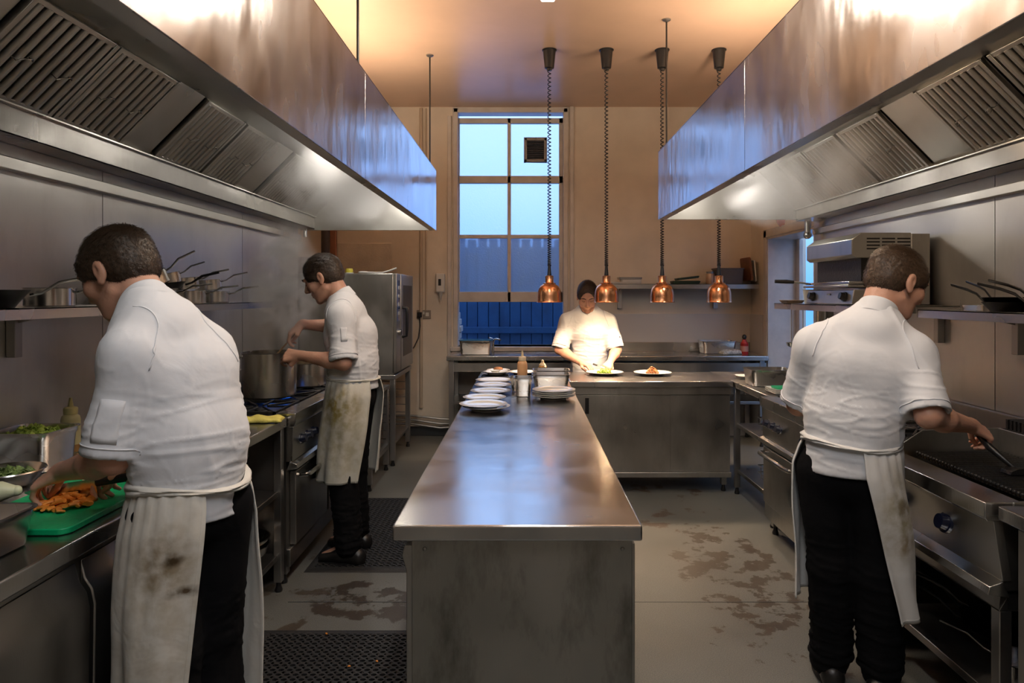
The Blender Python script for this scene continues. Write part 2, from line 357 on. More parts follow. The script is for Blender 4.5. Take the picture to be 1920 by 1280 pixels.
# ------------------------------------------------------------------ window
M_frost = None
def frost():
    m, N, L, b = newmat('frosted_glass')
    out = N['Material Output']; N.remove(b)
    t = N.new('ShaderNodeTexCoord'); n = N.new('ShaderNodeTexNoise'); n.inputs['Scale'].default_value = 70; n.inputs['Detail'].default_value = 4; L.new(t.outputs['Object'], n.inputs[0])
    bp = N.new('ShaderNodeBump'); bp.inputs['Strength'].default_value = .6; bp.inputs['Distance'].default_value = .004; L.new(n.outputs['Fac'], bp.inputs['Height'])
    rf = N.new('ShaderNodeBsdfRefraction'); rf.inputs['Roughness'].default_value = .38; rf.inputs['IOR'].default_value = 1.08; rf.inputs['Color'].default_value = (1, 1, 1, 1); L.new(bp.outputs[0], rf.inputs['Normal'])
    tl = N.new('ShaderNodeBsdfTranslucent'); tl.inputs['Color'].default_value = (.8, .85, .9, 1)
    m1 = N.new('ShaderNodeMixShader'); m1.inputs[0].default_value = .18; L.new(rf.outputs[0], m1.inputs[1]); L.new(tl.outputs[0], m1.inputs[2])
    gl = N.new('ShaderNodeBsdfGlossy'); gl.inputs['Roughness'].default_value = .2; L.new(bp.outputs[0], gl.inputs['Normal'])
    m2 = N.new('ShaderNodeMixShader'); m2.inputs[0].default_value = .05; L.new(m1.outputs[0], m2.inputs[1]); L.new(gl.outputs[0], m2.inputs[2]); L.new(m2.outputs[0], out.inputs[0])
    return m
M_frost = frost()
win = obj('window_1', MB().box(WX0, WX0+.05, YB-.01, YB+.16, WZ0, WZ1).box(WX1-.05, WX1, YB-.01, YB+.16, WZ0, WZ1).box(WX0, WX1, YB-.01, YB+.16, WZ1-.05, WZ1), M_paint, bevel=.006); win['kind'] = 'structure'
def pxx(u, Y=YB+.08): return (u-985)/1280*Y
def pxz(v, Y=YB+.08): return E-(v-553)/1280*Y
Yw = YB+.08
b = MB()
X0, Xa, Xb, X1 = pxx(862), pxx(951.5), pxx(958), pxx(1048)
for (za, zb) in ((pxz(344), pxz(330)), (pxz(566), pxz(547)), (pxz(232), pxz(222))): b.box(WX0+.05, WX1-.05, Yw-.02, Yw+.03, za, zb)
b.box(WX0+.05, X0, Yw-.02, Yw+.03, pxz(566), pxz(222)).box(X1, WX1-.05, Yw-.02, Yw+.03, pxz(566), pxz(222)).box(Xa, Xb, Yw-.02, Yw+.03, pxz(566), pxz(222))
b.box(X0, X1, Yw-.01, Yw+.02, pxz(447), pxz(440))
obj('sash_frame', b, M_paint, win, bevel=.004)
for (u0, u1) in ((X0, Xa), (Xb, X1)):
    for (va, vb) in ((330, 232), (440, 344), (547, 447)):
        obj('pane', MB().grid([[(u0, Yw, pxz(va)), (u1, Yw, pxz(va))], [(u0, Yw, pxz(vb)), (u1, Yw, pxz(vb))]]), M_frost, win)
struct('windowsill', MB().box(WX0-.03, WX1+.03, YB-.06, YB+.3, WZ0-.05, WZ0), M_paint, bevel=.008)
bpy.data.objects['windowsill'].name = 'trim_13'
b = MB(); vx0, vx1, vz0, vz1 = pxx(983), pxx(1025), pxz(305), pxz(260)
b.box(vx0, vx0+.03, Yw-.05, Yw-.005, vz0, vz1).box(vx1-.03, vx1, Yw-.05, Yw-.005, vz0, vz1).box(vx0, vx1, Yw-.05, Yw-.005, vz0, vz0+.03).box(vx0, vx1, Yw-.05, Yw-.005, vz1-.03, vz1)
fan = empty('extractor_vent', 'square louvred extractor vent set in the upper right window pane', 'vent')
obj('frame', b, mat('grimy_plastic', (.32, .30, .30), .5), fan, bevel=.004)
b = MB().box(vx0+.02, vx1-.02, Yw-.012, Yw-.006, vz0+.02, vz1-.02)
for i in range(10): z = vz0+.04+i*(vz1-vz0-.08)/9; b.box(vx0+.03, vx1-.03, Yw-.04, Yw-.012, z-.003, z+.004)
obj('louvre', b, mat('dark_louvre', (.04, .045, .06), .5), fan); base(fan)
struct('trim_14', MB().box(.34, 1.52, 3.335, 3.34, 0, .0012).box(-1.16, -.36, 3.335, 3.34, 0, .0012), M_skirt)
# outside: blue boarded fence and a brick pier
fen = empty('fence', 'blue painted board fence seen through the open bottom sash', 'fence')
M_fence = mat('blue_fence_paint', (.012, .085, .26), .6, bump=.4, bscale=14, var=.25, vscale=5)
x = -1.0
random.seed(3)
while x < 1.3:
    wdt = .135
    obj('board', MB().box(x, x+wdt-.008, 8.6+random.uniform(-.01, .01), 8.63, 0, 2.22+random.uniform(-.02,.02)), M_fence, fen, bevel=.004); x += wdt
obj('rail', MB().box(-1.0, 1.3, 8.56, 8.6, 1.02, 1.10), M_fence, fen, bevel=.004)
obj('backing', MB().box(-1.0, 1.3, 8.632, 8.64, 0, 2.1), M_fence, fen)
base(fen)
M_brick = mat('whitewashed_brick', (.42, .45, .52), .8, bump=.3)
b = MB()
for i in range(12): b.box(-1.05, -.745+(.0 if i % 2 else .015), 7.75, 8.0, .3+i*.078, .3+i*.078+.066)
b.box(-1.05, -.76, 7.76, 7.99, 0, 1.3); struct('wall_outside', b, M_brick, bevel=.004)

# ------------------------------------------------------------------ extraction hoods
def make_filter():
    r = empty('baffle_filter')
    L = .392; c = math.cos(PI/4)
    def T(m):   # local: x across the slope upward, y along, z outward(normal) -> slope
        m.v = [(x*c+z*c, y, x*c-z*c) for x, y, z in m.v]; return m
    W = .225
    f = MB().box(0, L, -W, -W+.02, -.004, .018).box(0, L, W-.02, W, -.004, .018).box(0, .02, -W, W, -.004, .014).box(L-.02, L, -W, W, -.004, .014)
    obj('filter_frame', T(f), M_filter, r, bevel=.002)
    g = MB(); n = 9
    for i in range(n):
        y = -W+.042+i*(2*W-.084)/(n-1)
        prof = [(y-.012, 0), (y-.0115, .010), (y-.006, .019), (y+.006, .019), (y+.0115, .010), (y+.012, 0)]
        g.loft([[(.018, a, b_) for a, b_ in prof], [(L-.018, a, b_) for a, b_ in prof]])
    obj('baffle', T(g), M_filter, r)
    obj('gap_shade_sheet', T(MB().box(.01, L-.01, -W+.01, W-.01, -.018, -.012)), M_black, r)  # black sheet behind the baffles puts shade in their gaps
    for yy in (-.1, .1):
        h = MB().tube([(.17, yy-.035, .016), (.17, yy-.03, .04), (.19, yy-.015, .046), (.20, yy+.015, .046), (.19, yy+.03, .04), (.19, yy+.035, .016)], .0022, 6)
        obj('wire_handle', T(h), M_pan, r)
    return r
def hood(name, s, xw, xf, y0, y1, z0, z1, xl, zl, t, zp, seam, rail, label):
    """s=-1 left, +1 right; xl,zl = lower filter edge, t = rise of the slope"""
    r = empty(name, label, 'extractor hood'); H = []
    X = lambda a: s*a
    def bx(m, xa, xb, *k): return m.box(min(X(xa), X(xb)), max(X(xa), X(xb)), *k)
    for (a, c) in ((y0, seam-.0015), (seam+.0015, y1)):
        obj('front_panel', bx(MB(), xf, xf+.006, a, c, z0, z1), M_hood, r, bevel=.0015)
    obj('bottom_lip', bx(MB(), xf+.001, xf+.056, y0, y1-.005, z0+.001, z0+.007), M_hoodin, r)
    obj('lip_upstand', bx(MB(), xf+.052, xf+.056, y0, y1-.006, z0+.007, z0+.05), M_hoodin, r)
    obj('roof', bx(MB(), xf+.007, xl-t+.01, y0, y1-.007, zl+t, zl+t+.004), M_hoodin, r)
    obj('top_cover', bx(MB(), xf, xw-.005, y0, y1, z1-.004, z1+.001), M_hood, r)
    c = .707
    # slope backing plate
    m = MB().prism([(X(xl), zl+.02), (X(xl-t), zl+t+.02), (X(xl-t), zl+t+.024), (X(xl), zl+.024)], 'y', y0, y1-.007)
    obj('filter_housing', m, M_black, r)
    obj('back_plate', bx(MB(), xl, xl+.004, y0, y1-.007, zp, zl+.02), M_dark, r)
    obj('gutter', bx(MB(), xl-.02, xl, y0, y1-.007, zl-.012, zl-.006), M_hoodin, r)
    obj('underside', bx(MB(), xl, xw-.006, y0, y1-.007, zp, zp+.004), M_dark, r)
    m = MB().prism([(X(xf+.006), z0), (X(xw-.006), z0-.0), (X(xw-.006), z1-.005), (X(xf+.006), z1-.005)], 'y', y1-.006, y1)
    obj('end_panel', m, M_hoodin, r)
    m = bx(MB(), xf+.01, xw-.03, y1-.03, y1-.006, z0, z0+.006); obj('end_lip', m, M_hoodin, r)
    # corner post of the hood at the wall
    obj('corner_post', MB().cone((X(xw-.06), y1-.05, z0+.02), (X(xw-.06), y1-.05, z0-.06), .016), M_hoodin, r)
    return r
HL = hood('extractor_hood', -1, 1.98, .783, -.4, 6.0, 2.067, 2.592, 1.85, 2.192, .28, 2.079, 3.34, None, 'long stainless extractor hood hanging over the left cooking line')
HR = hood('extractor_hood', 1, 2.2, 1.012, -.4, 5.2, 2.073, 2.589, 2.06, 2.153, .28, 2.06, 3.15, None, 'long stainless extractor hood hanging over the right cooking line and grill')
# blank plates between filter banks
def blank(s, xl, zl, a, c, r):
    m = MB().prism([(s*xl, zl), (s*(xl-.28), zl+.28), (s*(xl-.28)+s*.003, zl+.283), (s*xl+s*.003, zl+.003)], 'y', a, c)
    obj('blank_plate', m, M_hoodin, r)
for a, c in ((-.4, .45), (1.87, 2.17), (3.11, 3.35), (4.32, 4.62), (5.60, 5.993)): blank(-1, 1.85, 2.192, a, c, HL)
for a, c in ((-.4, .70), (3.14, 3.42), (4.88, 5.193)): blank(1, 2.06, 2.153, a, c, HR)
base(HL); base(HR)
flt = make_filter()
fl = [.70, 1.16, 1.63, 2.41, 2.87, 3.60, 4.08, 4.88, 5.35]; fr = [.94, 1.42, 1.90, 2.40, 2.89, 3.67, 4.16, 4.63]
ln = ['nearest the camera', 'second from the near end', 'just before the first blank plate', 'just past the first blank plate', 'just before the second blank plate', 'just past the second blank plate', 'just before the third blank plate', 'just past the third blank plate', 'at the far end']
rn = ['nearest the camera', 'second from the near end', 'third from the near end', 'two short of the blank plate', 'just before the blank plate', 'just past the blank plate', 'second past the blank plate', 'at the far end']
for i, y in enumerate(fl):
    o = flt if i == 0 else dup(flt, (0, 0, 0))
    o.location = (-1.85, y, 2.192); L_(o, 'steel baffle filter in the left hood, '+ln[i], 'hood filter', 'baffle filters of the left hood')
for i, y in enumerate(fr):
    o = dup(flt, (2.06, y, 2.153), PI); L_(o, 'steel baffle filter in the right hood, '+rn[i], 'hood filter', 'baffle filters of the right hood')
# rails along the walls under the hoods
one('wall_rail', MB().box(-1.98, -1.945, -.4, 5.93, 1.974, 2.023), M_hoodin, 'steel ledge rail running along the left wall under the hood', 'rail', bevel=.004)
one('wall_rail', MB().box(2.165, 2.2, -.4, 5.15, 1.955, 2.0), M_hoodin, 'steel ledge rail running along the right wall under the hood', 'rail', bevel=.004)
one('pipe_stub', MB().cone((2.12, 5.13, 1.95), (2.12, 5.13, 2.06), .022).ball((2.12, 5.13, 1.95), .03), M_dark, 'short pipe end under the far corner of the right hood', 'pipe')
# hanging rods
for (x, y, z, lab) in ((-.80, 5.72, 2.592, 'thin steel rod hanging the far end of the left hood from the ceiling'), (-.80, 3.26, 2.592, 'thin steel rod hanging the middle of the left hood, left of the window'), (1.03, 4.98, 2.589, 'thin steel rod hanging the far end of the right hood from the ceiling')):
    r = empty('hanging_rod', lab, 'rod'); obj('rod', MB().cone((x, y, z), (x, y, ZC-.01), .0065, n=10), M_plastic, r)
    obj('ceiling_plate', MB().lathe([(0, ZC), (.03, ZC), (.03, ZC-.008), (.008, ZC-.02), (0, ZC-.02)], (x, y, 0), 18), M_dark, r); base(r)
# lights inside the hoods (bulkhead fittings behind the front lip)
def hoodlight(x, y, z, lab, pw, colr=NEUT):
    r = empty('hood_light', lab, 'light')
    obj('housing', MB().box(x-.05, x+.05, y-.16, y+.16, z-.03, z), M_white, r, bevel=.006)
    obj('diffuser', MB().box(x-.04, x+.04, y-.15, y+.15, z-.045, z-.03), mat('lit_diffuser', (1, .95, .85), .4, emit=(1, .88, .7), estr=6), r, bevel=.006)
    base(r); light('hood_lamp', 'AREA', (x, y, z-.05), pw, colr, .08, .30, parent=r, rot=(0, .75 if x < 0 else -.75, 0))
hoodlight(-1.02, 1.5, 2.472, 'bulkhead light inside the near end of the left hood', 2.5, COOL)
hoodlight(-1.10, 4.0, 2.472, 'bulkhead light inside the middle of the left hood', 8, COOL)
hoodlight(-1.05, 5.5, 2.472, 'bulkhead light inside the far end of the left hood', 15, COOL)
hoodlight(1.30, 1.8, 2.432, 'bulkhead light inside the near end of the right hood', 8, (1, .70, .46))
hoodlight(1.30, 3.3, 2.432, 'bulkhead light inside the middle of the right hood', 8, (1, .70, .46))
hoodlight(1.27, 4.7, 2.432, 'bulkhead light inside the far end of the right hood', 15, COOL)
# ceiling lights
def ceillight(x, y, lab, pw, up, colr, ln, wd, es, zc=3.36):
    r = empty('ceiling_light', lab, 'light'); h = wd/2
    obj('housing', MB().box(x-.03, x+.03, y-ln/2, y+ln/2, zc-.0, zc+.03), M_white, r, bevel=.006)
    obj('diffuser', MB().prism([(x-h+.01, zc), (x-h, zc-.02), (x-h*.6, zc-.055), (x+h*.6, zc-.055), (x+h, zc-.02), (x+h-.01, zc)], 'y', y-ln/2+.01, y+ln/2-.01), mat('lit_ceiling_diffuser', (1, .95, .85), .4, emit=colr, estr=es), r, bevel=.004)
    for s_ in (-1, 1): obj('hanger', MB().cone((x, y+s_*(ln/2-.2), zc+.03), (x, y+s_*(ln/2-.2), ZC), .006, n=8), M_dark, r)
    base(r); light('ceiling_lamp', 'AREA', (x, y, zc-.06), pw, colr, wd, ln, parent=r)
    light('ceiling_uplight', 'AREA', (x, y, zc+.035), up, colr, wd*.8, ln, parent=r, rot=(PI, 0, 0))
ceillight(.118, 2.85, 'long hanging strip light whose far end shows at the top edge of the picture', 22, 8, (1, .88, .74), 1.5, .105, 16, 3.095)
ceillight(.118, .3, 'added strip light over the near end of the kitchen, unseen above the frame', 22, 5, (.96, .97, 1.0), 1.5, .42, 4, 3.095)  # out-of-view strip added to brighten the near end

def fill_uplighter(x, y, ln, pw, lab, z=2.62):  # unseen light added on the hood tops to brighten the ceiling
    r = empty('fill_uplighter', lab, 'light')
    obj('trough', MB().prism([(x-.06, z), (x+.06, z), (x+.08, z+.06), (x+.075, z+.06), (x+.055, z+.005), (x-.055, z+.005), (x-.075, z+.06), (x-.08, z+.06)], 'y', y-ln/2, y+ln/2), M_white, r)
    obj('tube', MB().cone((x, y-ln/2+.03, z+.03), (x, y+ln/2-.03, z+.03), .013), mat('lit_tube', (1, .9, .7), .4, emit=(1, .76, .50), estr=6), r)
    base(r); light('fill_uplighter_lamp', 'AREA', (x, y, z+.055), pw, (1, .78, .58), .10, ln, parent=r, rot=(PI, 0, 0))
fill_uplighter(-1.35, 4.6, 2.4, 38, 'added strip light on top of the far end of the left hood, unseen from below')
fill_uplighter(1.62, 3.9, 2.4, 38, 'added strip light on top of the far end of the right hood, unseen from below')

# ------------------------------------------------------------------ heat lamps over the pass
def heat_lamp(lit):
    r = empty('heat_lamp')
    zt = ZC-1.44   # local z=0 at shade rim
    prof = [(.104, 0), (.100, .004), (.098, .012), (.097, .05), (.095, .085), (.088, .112), (.074, .134), (.056, .146), (.052, .149), (.052, .158), (.036, .163), (.034, .166), (.034, .215), (.030, .219), (0, .219)]
    inner = [(a-.002 if a > .01 else 0, b_-.002) for a, b_ in prof[1:8]]
    obj('shade', MB().lathe(prof, n=56), M_copper, r)
    obj('shade_lining', MB().lathe([(.104, 0)]+inner+[(0, .14)], n=40), mat('shade_lining', (.85, .75, .6), .35, .6), r)
    obj('bulb', MB().lathe([(0, .012), (.03, .016), (.045, .03), (.048, .05), (.038, .085), (.02, .12), (0, .13)], n=24), M_bulb if lit else mat('dim_bulb', (1, .8, .5), .3, emit=(1, .6, .3), estr=8), r)
    obj('cord_sleeve', MB().cone((0, 0, .219), (0, 0, .30), .018, .011, 16), M_plastic, r)
    pts = []; turns = 62; z0 = .30; z1 = zt-.16
    for i in range(turns*10+1):
        t = i/(turns*10); z = z0+(z1-z0)*(t**1.35); a = 2*PI*turns*t
        pts.append((.0125*math.cos(a), .0125*math.sin(a), z))
    obj('coiled_cord', MB().tube(pts, .0042, 5), M_plastic, r)
    obj('ceiling_rose', MB().lathe([(0, zt-.17), (.02, zt-.17), (.022, zt-.155), (.038, zt-.15), (.052, zt-.012), (.060, zt-.006), (.060, zt), (0, zt)], n=28), M_plastic, r)
    return r
YL = 5.6
wh = ['in front of the window', 'over the head of the chef plating food', 'above the finished meat dish', 'furthest right of the four']
for i, u in enumerate((1030, 1137, 1241.5, 1348)):
    lit = i in (1, 2); r = heat_lamp(lit)
    L_(r, 'copper heat lamp on a black coiled cord, '+wh[i], 'heat lamp', 'copper heat lamps over the pass')
    r.location = ((u-985)/1280*YL, YL, 1.44)
    light('heat_bulb', 'SPOT', (0, 0, 0), (30, 48, 52, 20)[i], (1, .70, .46), .035, spot=2.3, parent=r).location = (0, 0, .01)

# ------------------------------------------------------------------ worktops and cabinets
def legs(r, pts, z1, s=.04, z0=0, name='leg', m=None):
    for (x, y) in pts:
        o = obj(name, MB().box(x-s/2, x+s/2, y-s/2, y+s/2, z0+.05, z1), m or M_leg, r, bevel=.003)
        obj('foot', MB().lathe([(0, z0), (.018, z0), (.02, z0+.01), (.013, z0+.03), (.012, z0+.055)], (x, y, 0), 16), M_plastic, o)
        # foot is a sub-part of its leg
# island
isl = empty('island_counter', 'long stainless island counter running up the middle of the kitchen', 'counter')
IX0, IX1, IY0, IY1 = -.376, .331, 1.926, 5.85
b = MB().box(IX0, IX1, IY0, IY1, .805, .85); obj('worktop', b, M_island, isl, bevel=.006, seg=3)
obj('end_panel', MB().box(-.327, .308, 1.965, 1.975, .02, .80), M_panel, isl, bevel=.002)
obj('body', MB().box(-.322, .304, 1.976, IY1-.02, .08, .804), M_cab, isl)
obj('plinth', MB().box(-.29, .27, 2.0, IY1-.05, 0, .08), M_skirt, isl)
for k in range(4):
    y = 1.98+k*.95
    d = obj('door', MB().prism([(-.345, .06), (-.345, .70), (-.358, .745), (-.350, .775), (-.326, .775), (-.326, .06)], 'y', y, y+.93), M_cab, isl, bevel=.002)
    d2 = obj('door', MB().box(.306, .318, y, y+.93, .1, .78), M_cab, isl, bevel=.002)
for (x, z) in ((-.29, .77), (.28, .77), (-.29, .06), (.28, .06)): obj('screw', MB().ball((x, 1.964, z), (.006, .003, .006), 10, 6), M_dark, isl)
base(isl)
# pass counter
ps = empty('pass_counter', 'stainless pass counter with sliding doors across the end of the kitchen', 'counter')
obj('worktop', MB().box(IX1+.003, 1.567, 5.14, 5.78, .805, .85), M_top, ps, bevel=.005)
obj('body', MB().box(.37, 1.55, 5.20, 5.76, .14, .804), M_cab, ps)
obj('upper_rail', MB().box(.35, 1.56, 5.17, 5.20, .745, .804), M_cab, ps, bevel=.003)
obj('sliding_door', MB().box(.36, 1.10, 5.175, 5.195, .16, .742), M_cab, ps, bevel=.002)
obj('sliding_door', MB().box(1.08, 1.555, 5.186, 5.199, .16, .742), M_cab, ps, bevel=.002)
obj('handle_recess', MB().box(.453, .482, 5.1725, 5.1752, .60, .72), M_black, ps, bevel=.001)
obj('lower_rail', MB().box(.35, 1.56, 5.17, 5.21, .118, .157), M_cab, ps, bevel=.003)
legs(ps, [(.42, 5.24), (1.52, 5.24), (.42, 5.72), (1.52, 5.72)], .14)
base(ps)
# table between pass and right range
tb = empty('side_table', 'stainless table with undershelves joining the pass to the right range', 'table')
obj('worktop', MB().box(1.57, 2.38, 5.20, 5.82, .805, .85).box(1.57, 2.19, 4.37, 5.20, .805, .85), M_top, tb, bevel=.004)
for z in (.16, .50): obj('shelf', MB().box(1.60, 2.17, 4.39, 5.18, z, z+.03), M_dark, tb, bevel=.003)
legs(tb, [(1.60, 4.41), (1.60, 5.16), (2.15, 4.41), (2.15, 5.16), (2.33, 5.78), (1.60, 5.78)], .805)
base(tb)
# back counter under the window
bk = empty('back_counter', 'stainless counter with upstand along the back wall under the window', 'counter')
obj('worktop', MB().box(-.775, 2.39, 6.70, 7.27, .855, .90), M_top, bk, bevel=.005)
obj('apron_rail', MB().box(-.74, 2.38, 6.74, 6.76, .74, .83), M_cab, bk, bevel=.003)
obj('upstand', MB().box(.49, 2.39, 7.262, 7.28, .90, 1.0), M_top, bk, bevel=.003)
obj('undershelf', MB().box(-.74, 2.37, 6.74, 7.25, .42, .45), M_leg, bk, bevel=.003)
legs(bk, [(-.73, 6.76), (.6, 6.76), (2.34, 6.76), (-.73, 7.22), (2.34, 7.22)], .86, .05)
base(bk)
# left prep fridge counter
lf = empty('fridge_counter', 'refrigerated prep counter with doors under the chef chopping carrots', 'counter')
obj('worktop', MB().box(-1.97, -1.19, .3, 2.94, .80, .85), M_top, lf, bevel=.006, seg=3)
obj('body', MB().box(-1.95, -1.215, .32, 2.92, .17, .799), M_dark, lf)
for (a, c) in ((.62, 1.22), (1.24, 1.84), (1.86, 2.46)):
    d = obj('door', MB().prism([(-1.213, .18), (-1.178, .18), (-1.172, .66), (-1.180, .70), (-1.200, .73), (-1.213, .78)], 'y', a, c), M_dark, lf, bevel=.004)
mv = steel('perforated_steel', .45, .3, .45)
N = mv.node_tree.nodes; L = mv.node_tree.links; bb = N['Principled BSDF']
t = N.new('ShaderNodeTexCoord'); vo = N.new('ShaderNodeTexVoronoi'); vo.inputs['Scale'].default_value = 62; vo.inputs['Randomness'].default_value = .12
rr = N.new('ShaderNodeValToRGB'); rr.color_ramp.interpolation = 'CONSTANT'; rr.color_ramp.elements[0].color = (.004, .004, .004, 1); rr.color_ramp.elements[1].position = .42; rr.color_ramp.elements[1].color = (.4, .39, .37, 1)
L.new(t.outputs['Object'], vo.inputs['Vector']); L.new(vo.outputs['Distance'], rr.inputs[0]); L.new(rr.outputs[0], bb.inputs['Base Color'])
obj('machine_panel', MB().box(-1.213, -1.180, 2.48, 2.91, .18, .78), M_dark, lf, bevel=.004)
obj('vent_panel', MB().box(-1.181, -1.177, 2.52, 2.88, .22, .46), mv, lf)
obj('badge', MB().box(-1.181, -1.176, 2.56, 2.80, .69, .73), mat('orange_badge', (.65, .25, .12), .3), lf, bevel=.001)
legs(lf, [(-1.24, .4), (-1.24, 2.86), (-1.9, .4), (-1.9, 2.86)], .17)
base(lf)
# spreader table before the left range
st = empty('spreader_table', 'open stainless table with undershelves beside the left range', 'table')
obj('worktop', MB().box(-1.97, -1.22, 2.955, 3.49, .825, .87), M_top, st, bevel=.004)
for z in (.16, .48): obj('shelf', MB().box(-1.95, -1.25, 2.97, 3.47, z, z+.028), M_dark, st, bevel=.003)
obj('back_board', MB().box(-1.965, -1.955, 2.97, 3.47, .16, .82), M_dark, st)
legs(st, [(-1.25, 2.98), (-1.25, 3.46), (-1.93, 2.98), (-1.93, 3.46)], .825)
base(st)

# ------------------------------------------------------------------ ranges
def knob(par, x, y, z, s, m=M_knob, r=.022):
    n = Vector((s, 0, .25)).normalized(); p = Vector((x, y, z))
    o = obj('knob', MB().cone(p, p+n*.010, r*1.25, r*1.2, 22).cone(p+n*.010, p+n*.032, r, r*.85, 22), m, par)
    return o
def grate(par, x0, x1, y0, y1, z):
    m = MB(); xm = (x0+x1)/2; ym = (y0+y1)/2
    for (a, c, d, e) in ((x0, x1, y0, y0+.012), (x0, x1, y1-.012, y1), (x0, x0+.012, y0, y1), (x1-.012, x1, y0, y1)): m.box(a, c, d, e, z, z+.016)
    for k in range(4):
        a = PI/4+k*PI/2; ca, sa = math.cos(a), math.sin(a); dx = (x1-x0)/2; dy = (y1-y0)/2
        m.cone((xm+ca*.04, ym+sa*.04, z+.012), (xm+dx*(1 if ca > 0 else -1)*.97, ym+dy*(1 if sa > 0 else -1)*.97, z+.012), .006, n=6)
        a = k*PI/2; ca, sa = math.cos(a), math.sin(a)
        m.cone((xm+ca*.04, ym+sa*.04, z+.012), (xm+dx*ca*.97, ym+dy*sa*.97, z+.012), .006, n=6)
    g = obj('pan_support', m, M_black, par)
    obj('burner', MB().lathe([(.0, -.004), (.05, -.004), (.05, .0), (.035, .004), (.033, .01), (0, .012)], (xm, ym, z-.01), 20), M_black, par)
def kitchen_range(name, s, xf, xb, y0, y1, zt, label, doors, nb, knobs_y):
    r = empty(name, label, 'range'); X = lambda a: s*a
    def bx(m, a, b_, *k): return m.box(min(X(a), X(b_)), max(X(a), X(b_)), *k)
    # body and hob
    obj('body', bx(MB(), xf+.05, xb, y0+.005, y1-.005, .16, zt-.06), M_dark, r)
    poly = [(X(xf), zt-.045), (X(xf), zt), (X(xf+.10), zt), (X(xf+.10), zt-.03), (X(xb), zt-.03), (X(xb), zt-.07), (X(xf+.01), zt-.07)]
    obj('hob_top', MB().prism(poly, 'y', y0, y1), M_top, r, bevel=.003)
    obj('control_panel', MB().prism([(X(xf+.012), zt-.07), (X(xf+.05), zt-.07), (X(xf+.05), zt-.25), (X(xf+.02), zt-.25)], 'y', y0+.004, y1-.004), M_cab, r, bevel=.002)
    obj('front_ledge', MB().prism([(X(xf+.03), zt-.25), (X(xf-.005), zt-.262), (X(xf-.01), zt-.285), (X(xf+.05), zt-.295)], 'y', y0+.002, y1-.002), M_top, r, bevel=.002)
    obj('rear_upstand', bx(MB(), xb-.03, xb, y0, y1, zt-.03, zt+.10), M_dark, r, bevel=.003)
    for y in knobs_y: knob(r, X(xf+.012), y, zt-.155, -s)
    for (a, c) in doors:
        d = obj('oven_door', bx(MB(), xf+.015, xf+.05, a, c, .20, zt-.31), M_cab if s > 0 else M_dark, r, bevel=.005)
        z = zt-.345; xh = X(xf-.035)
        obj('door_handle', MB().tube([(X(xf+.015), a+.05, z), (xh+s*.008, a+.055, z+.004), (xh, a+.08, z+.006), (xh, c-.08, z+.006), (xh+s*.008, c-.055, z+.004), (X(xf+.015), c-.05, z)], .013, 10), M_pan, d)
    obj('plinth_panel', bx(MB(), xf+.03, xf+.05, y0+.01, y1-.01, .10, .19), M_cab if s > 0 else M_dark, r, bevel=.003)
    legs(r, [(X(xf+.08), y0+.06), (X(xf+.08), y1-.06), (X(xb-.06), y0+.06), (X(xb-.06), y1-.06)], .16, .045)
    obj('spill_tray', bx(MB(), xf+.11, xb-.04, y0+.01, y1-.01, zt-.03, zt-.026), M_black, r)
    n = nb; dy = (y1-y0-.03)/n; dx = (xb-.05-xf-.11)/2
    for i in range(n):
        for j in range(2): grate(r, *sorted((X(xf+.112+j*dx), X(xf+.108+(j+1)*dx))), y0+.015+i*dy+.002, y0+.015+(i+1)*dy-.002, zt-.012)
    return r
RL = kitchen_range('gas_range', -1, 1.18, 1.96, 3.505, 4.75, .893, 'dark gas range with oven under the big stockpot on the left', [(3.56, 4.12), (4.15, 4.70)], 3, [3.62, 3.72, 3.82, 4.2, 4.3, 4.5]); base(RL)
RR = kitchen_range('gas_range', 1, 1.49, 2.19, 2.88, 4.345, .86, 'six burner gas range with two steel oven doors on the right', [(3.74, 4.32), (3.14, 3.72)], 4, [4.22, 4.12, 4.02, 3.66, 3.56, 3.1]); base(RR)
fl_m = mat('gas_flame', (.0, .1, 1), .5, emit=(.02, .18, 1), estr=6)
fm = MB()
for k in range(22):
    a = 2*PI*k/22; fm.cone((-1.50+.055*math.cos(a), 4.13+.055*math.sin(a), .885), (-1.50+.085*math.cos(a), 4.13+.085*math.sin(a), .902), .005, .001, 6)
one('gas_flame', fm, fl_m, 'ring of blue gas flame under the stockpot', 'flame', kind='stuff')

# chargrill
cg = empty('chargrill', 'gas chargrill with ribbed black bars where the right chef is working', 'grill')
X0, X1, Y0, Y1 = 1.44, 2.16, 2.14, 2.855
obj('body', MB().box(1.50, X1, Y0+.01, Y1-.01, .57, .80), M_dark, cg)
obj('front_rim', MB().prism([(X0, .80), (X0, .85), (1.56, .85), (1.56, .83), (1.58, .83), (1.58, .79), (X0+.01, .79)], 'y', Y0, Y1), M_top, cg, bevel=.003)
obj('control_panel', MB().prism([(1.47, .79), (1.50, .79), (1.53, .60), (1.50, .60)], 'y', Y0+.005, Y1-.005), M_cab, cg, bevel=.002)
obj('lower_ledge', MB().prism([(1.50, .60), (1.455, .585), (1.45, .56), (1.52, .55)], 'y', Y0, Y1), M_top, cg, bevel=.002)
knob(cg, 1.482, 2.40, .70, -1, r=.030); knob(cg, 1.482, 2.68, .70, -1, r=.030)
obj('rating_sticker', MB().box(1.4665, 1.4675, 2.185, 2.215, .572, .588), mat('yellow_sticker', (.7, .45, .2), .5), cg)
obj('drip_channel', MB().box(1.565, 1.62, Y0+.02, Y1-.02, .815, .825), mat('grease', (.16, .10, .03), .25, .5), cg)
obj('grill_well', MB().box(1.62, 1.97, Y0+.02, Y1-.02, .80, .81), M_black, cg)
g = MB(); n = 34
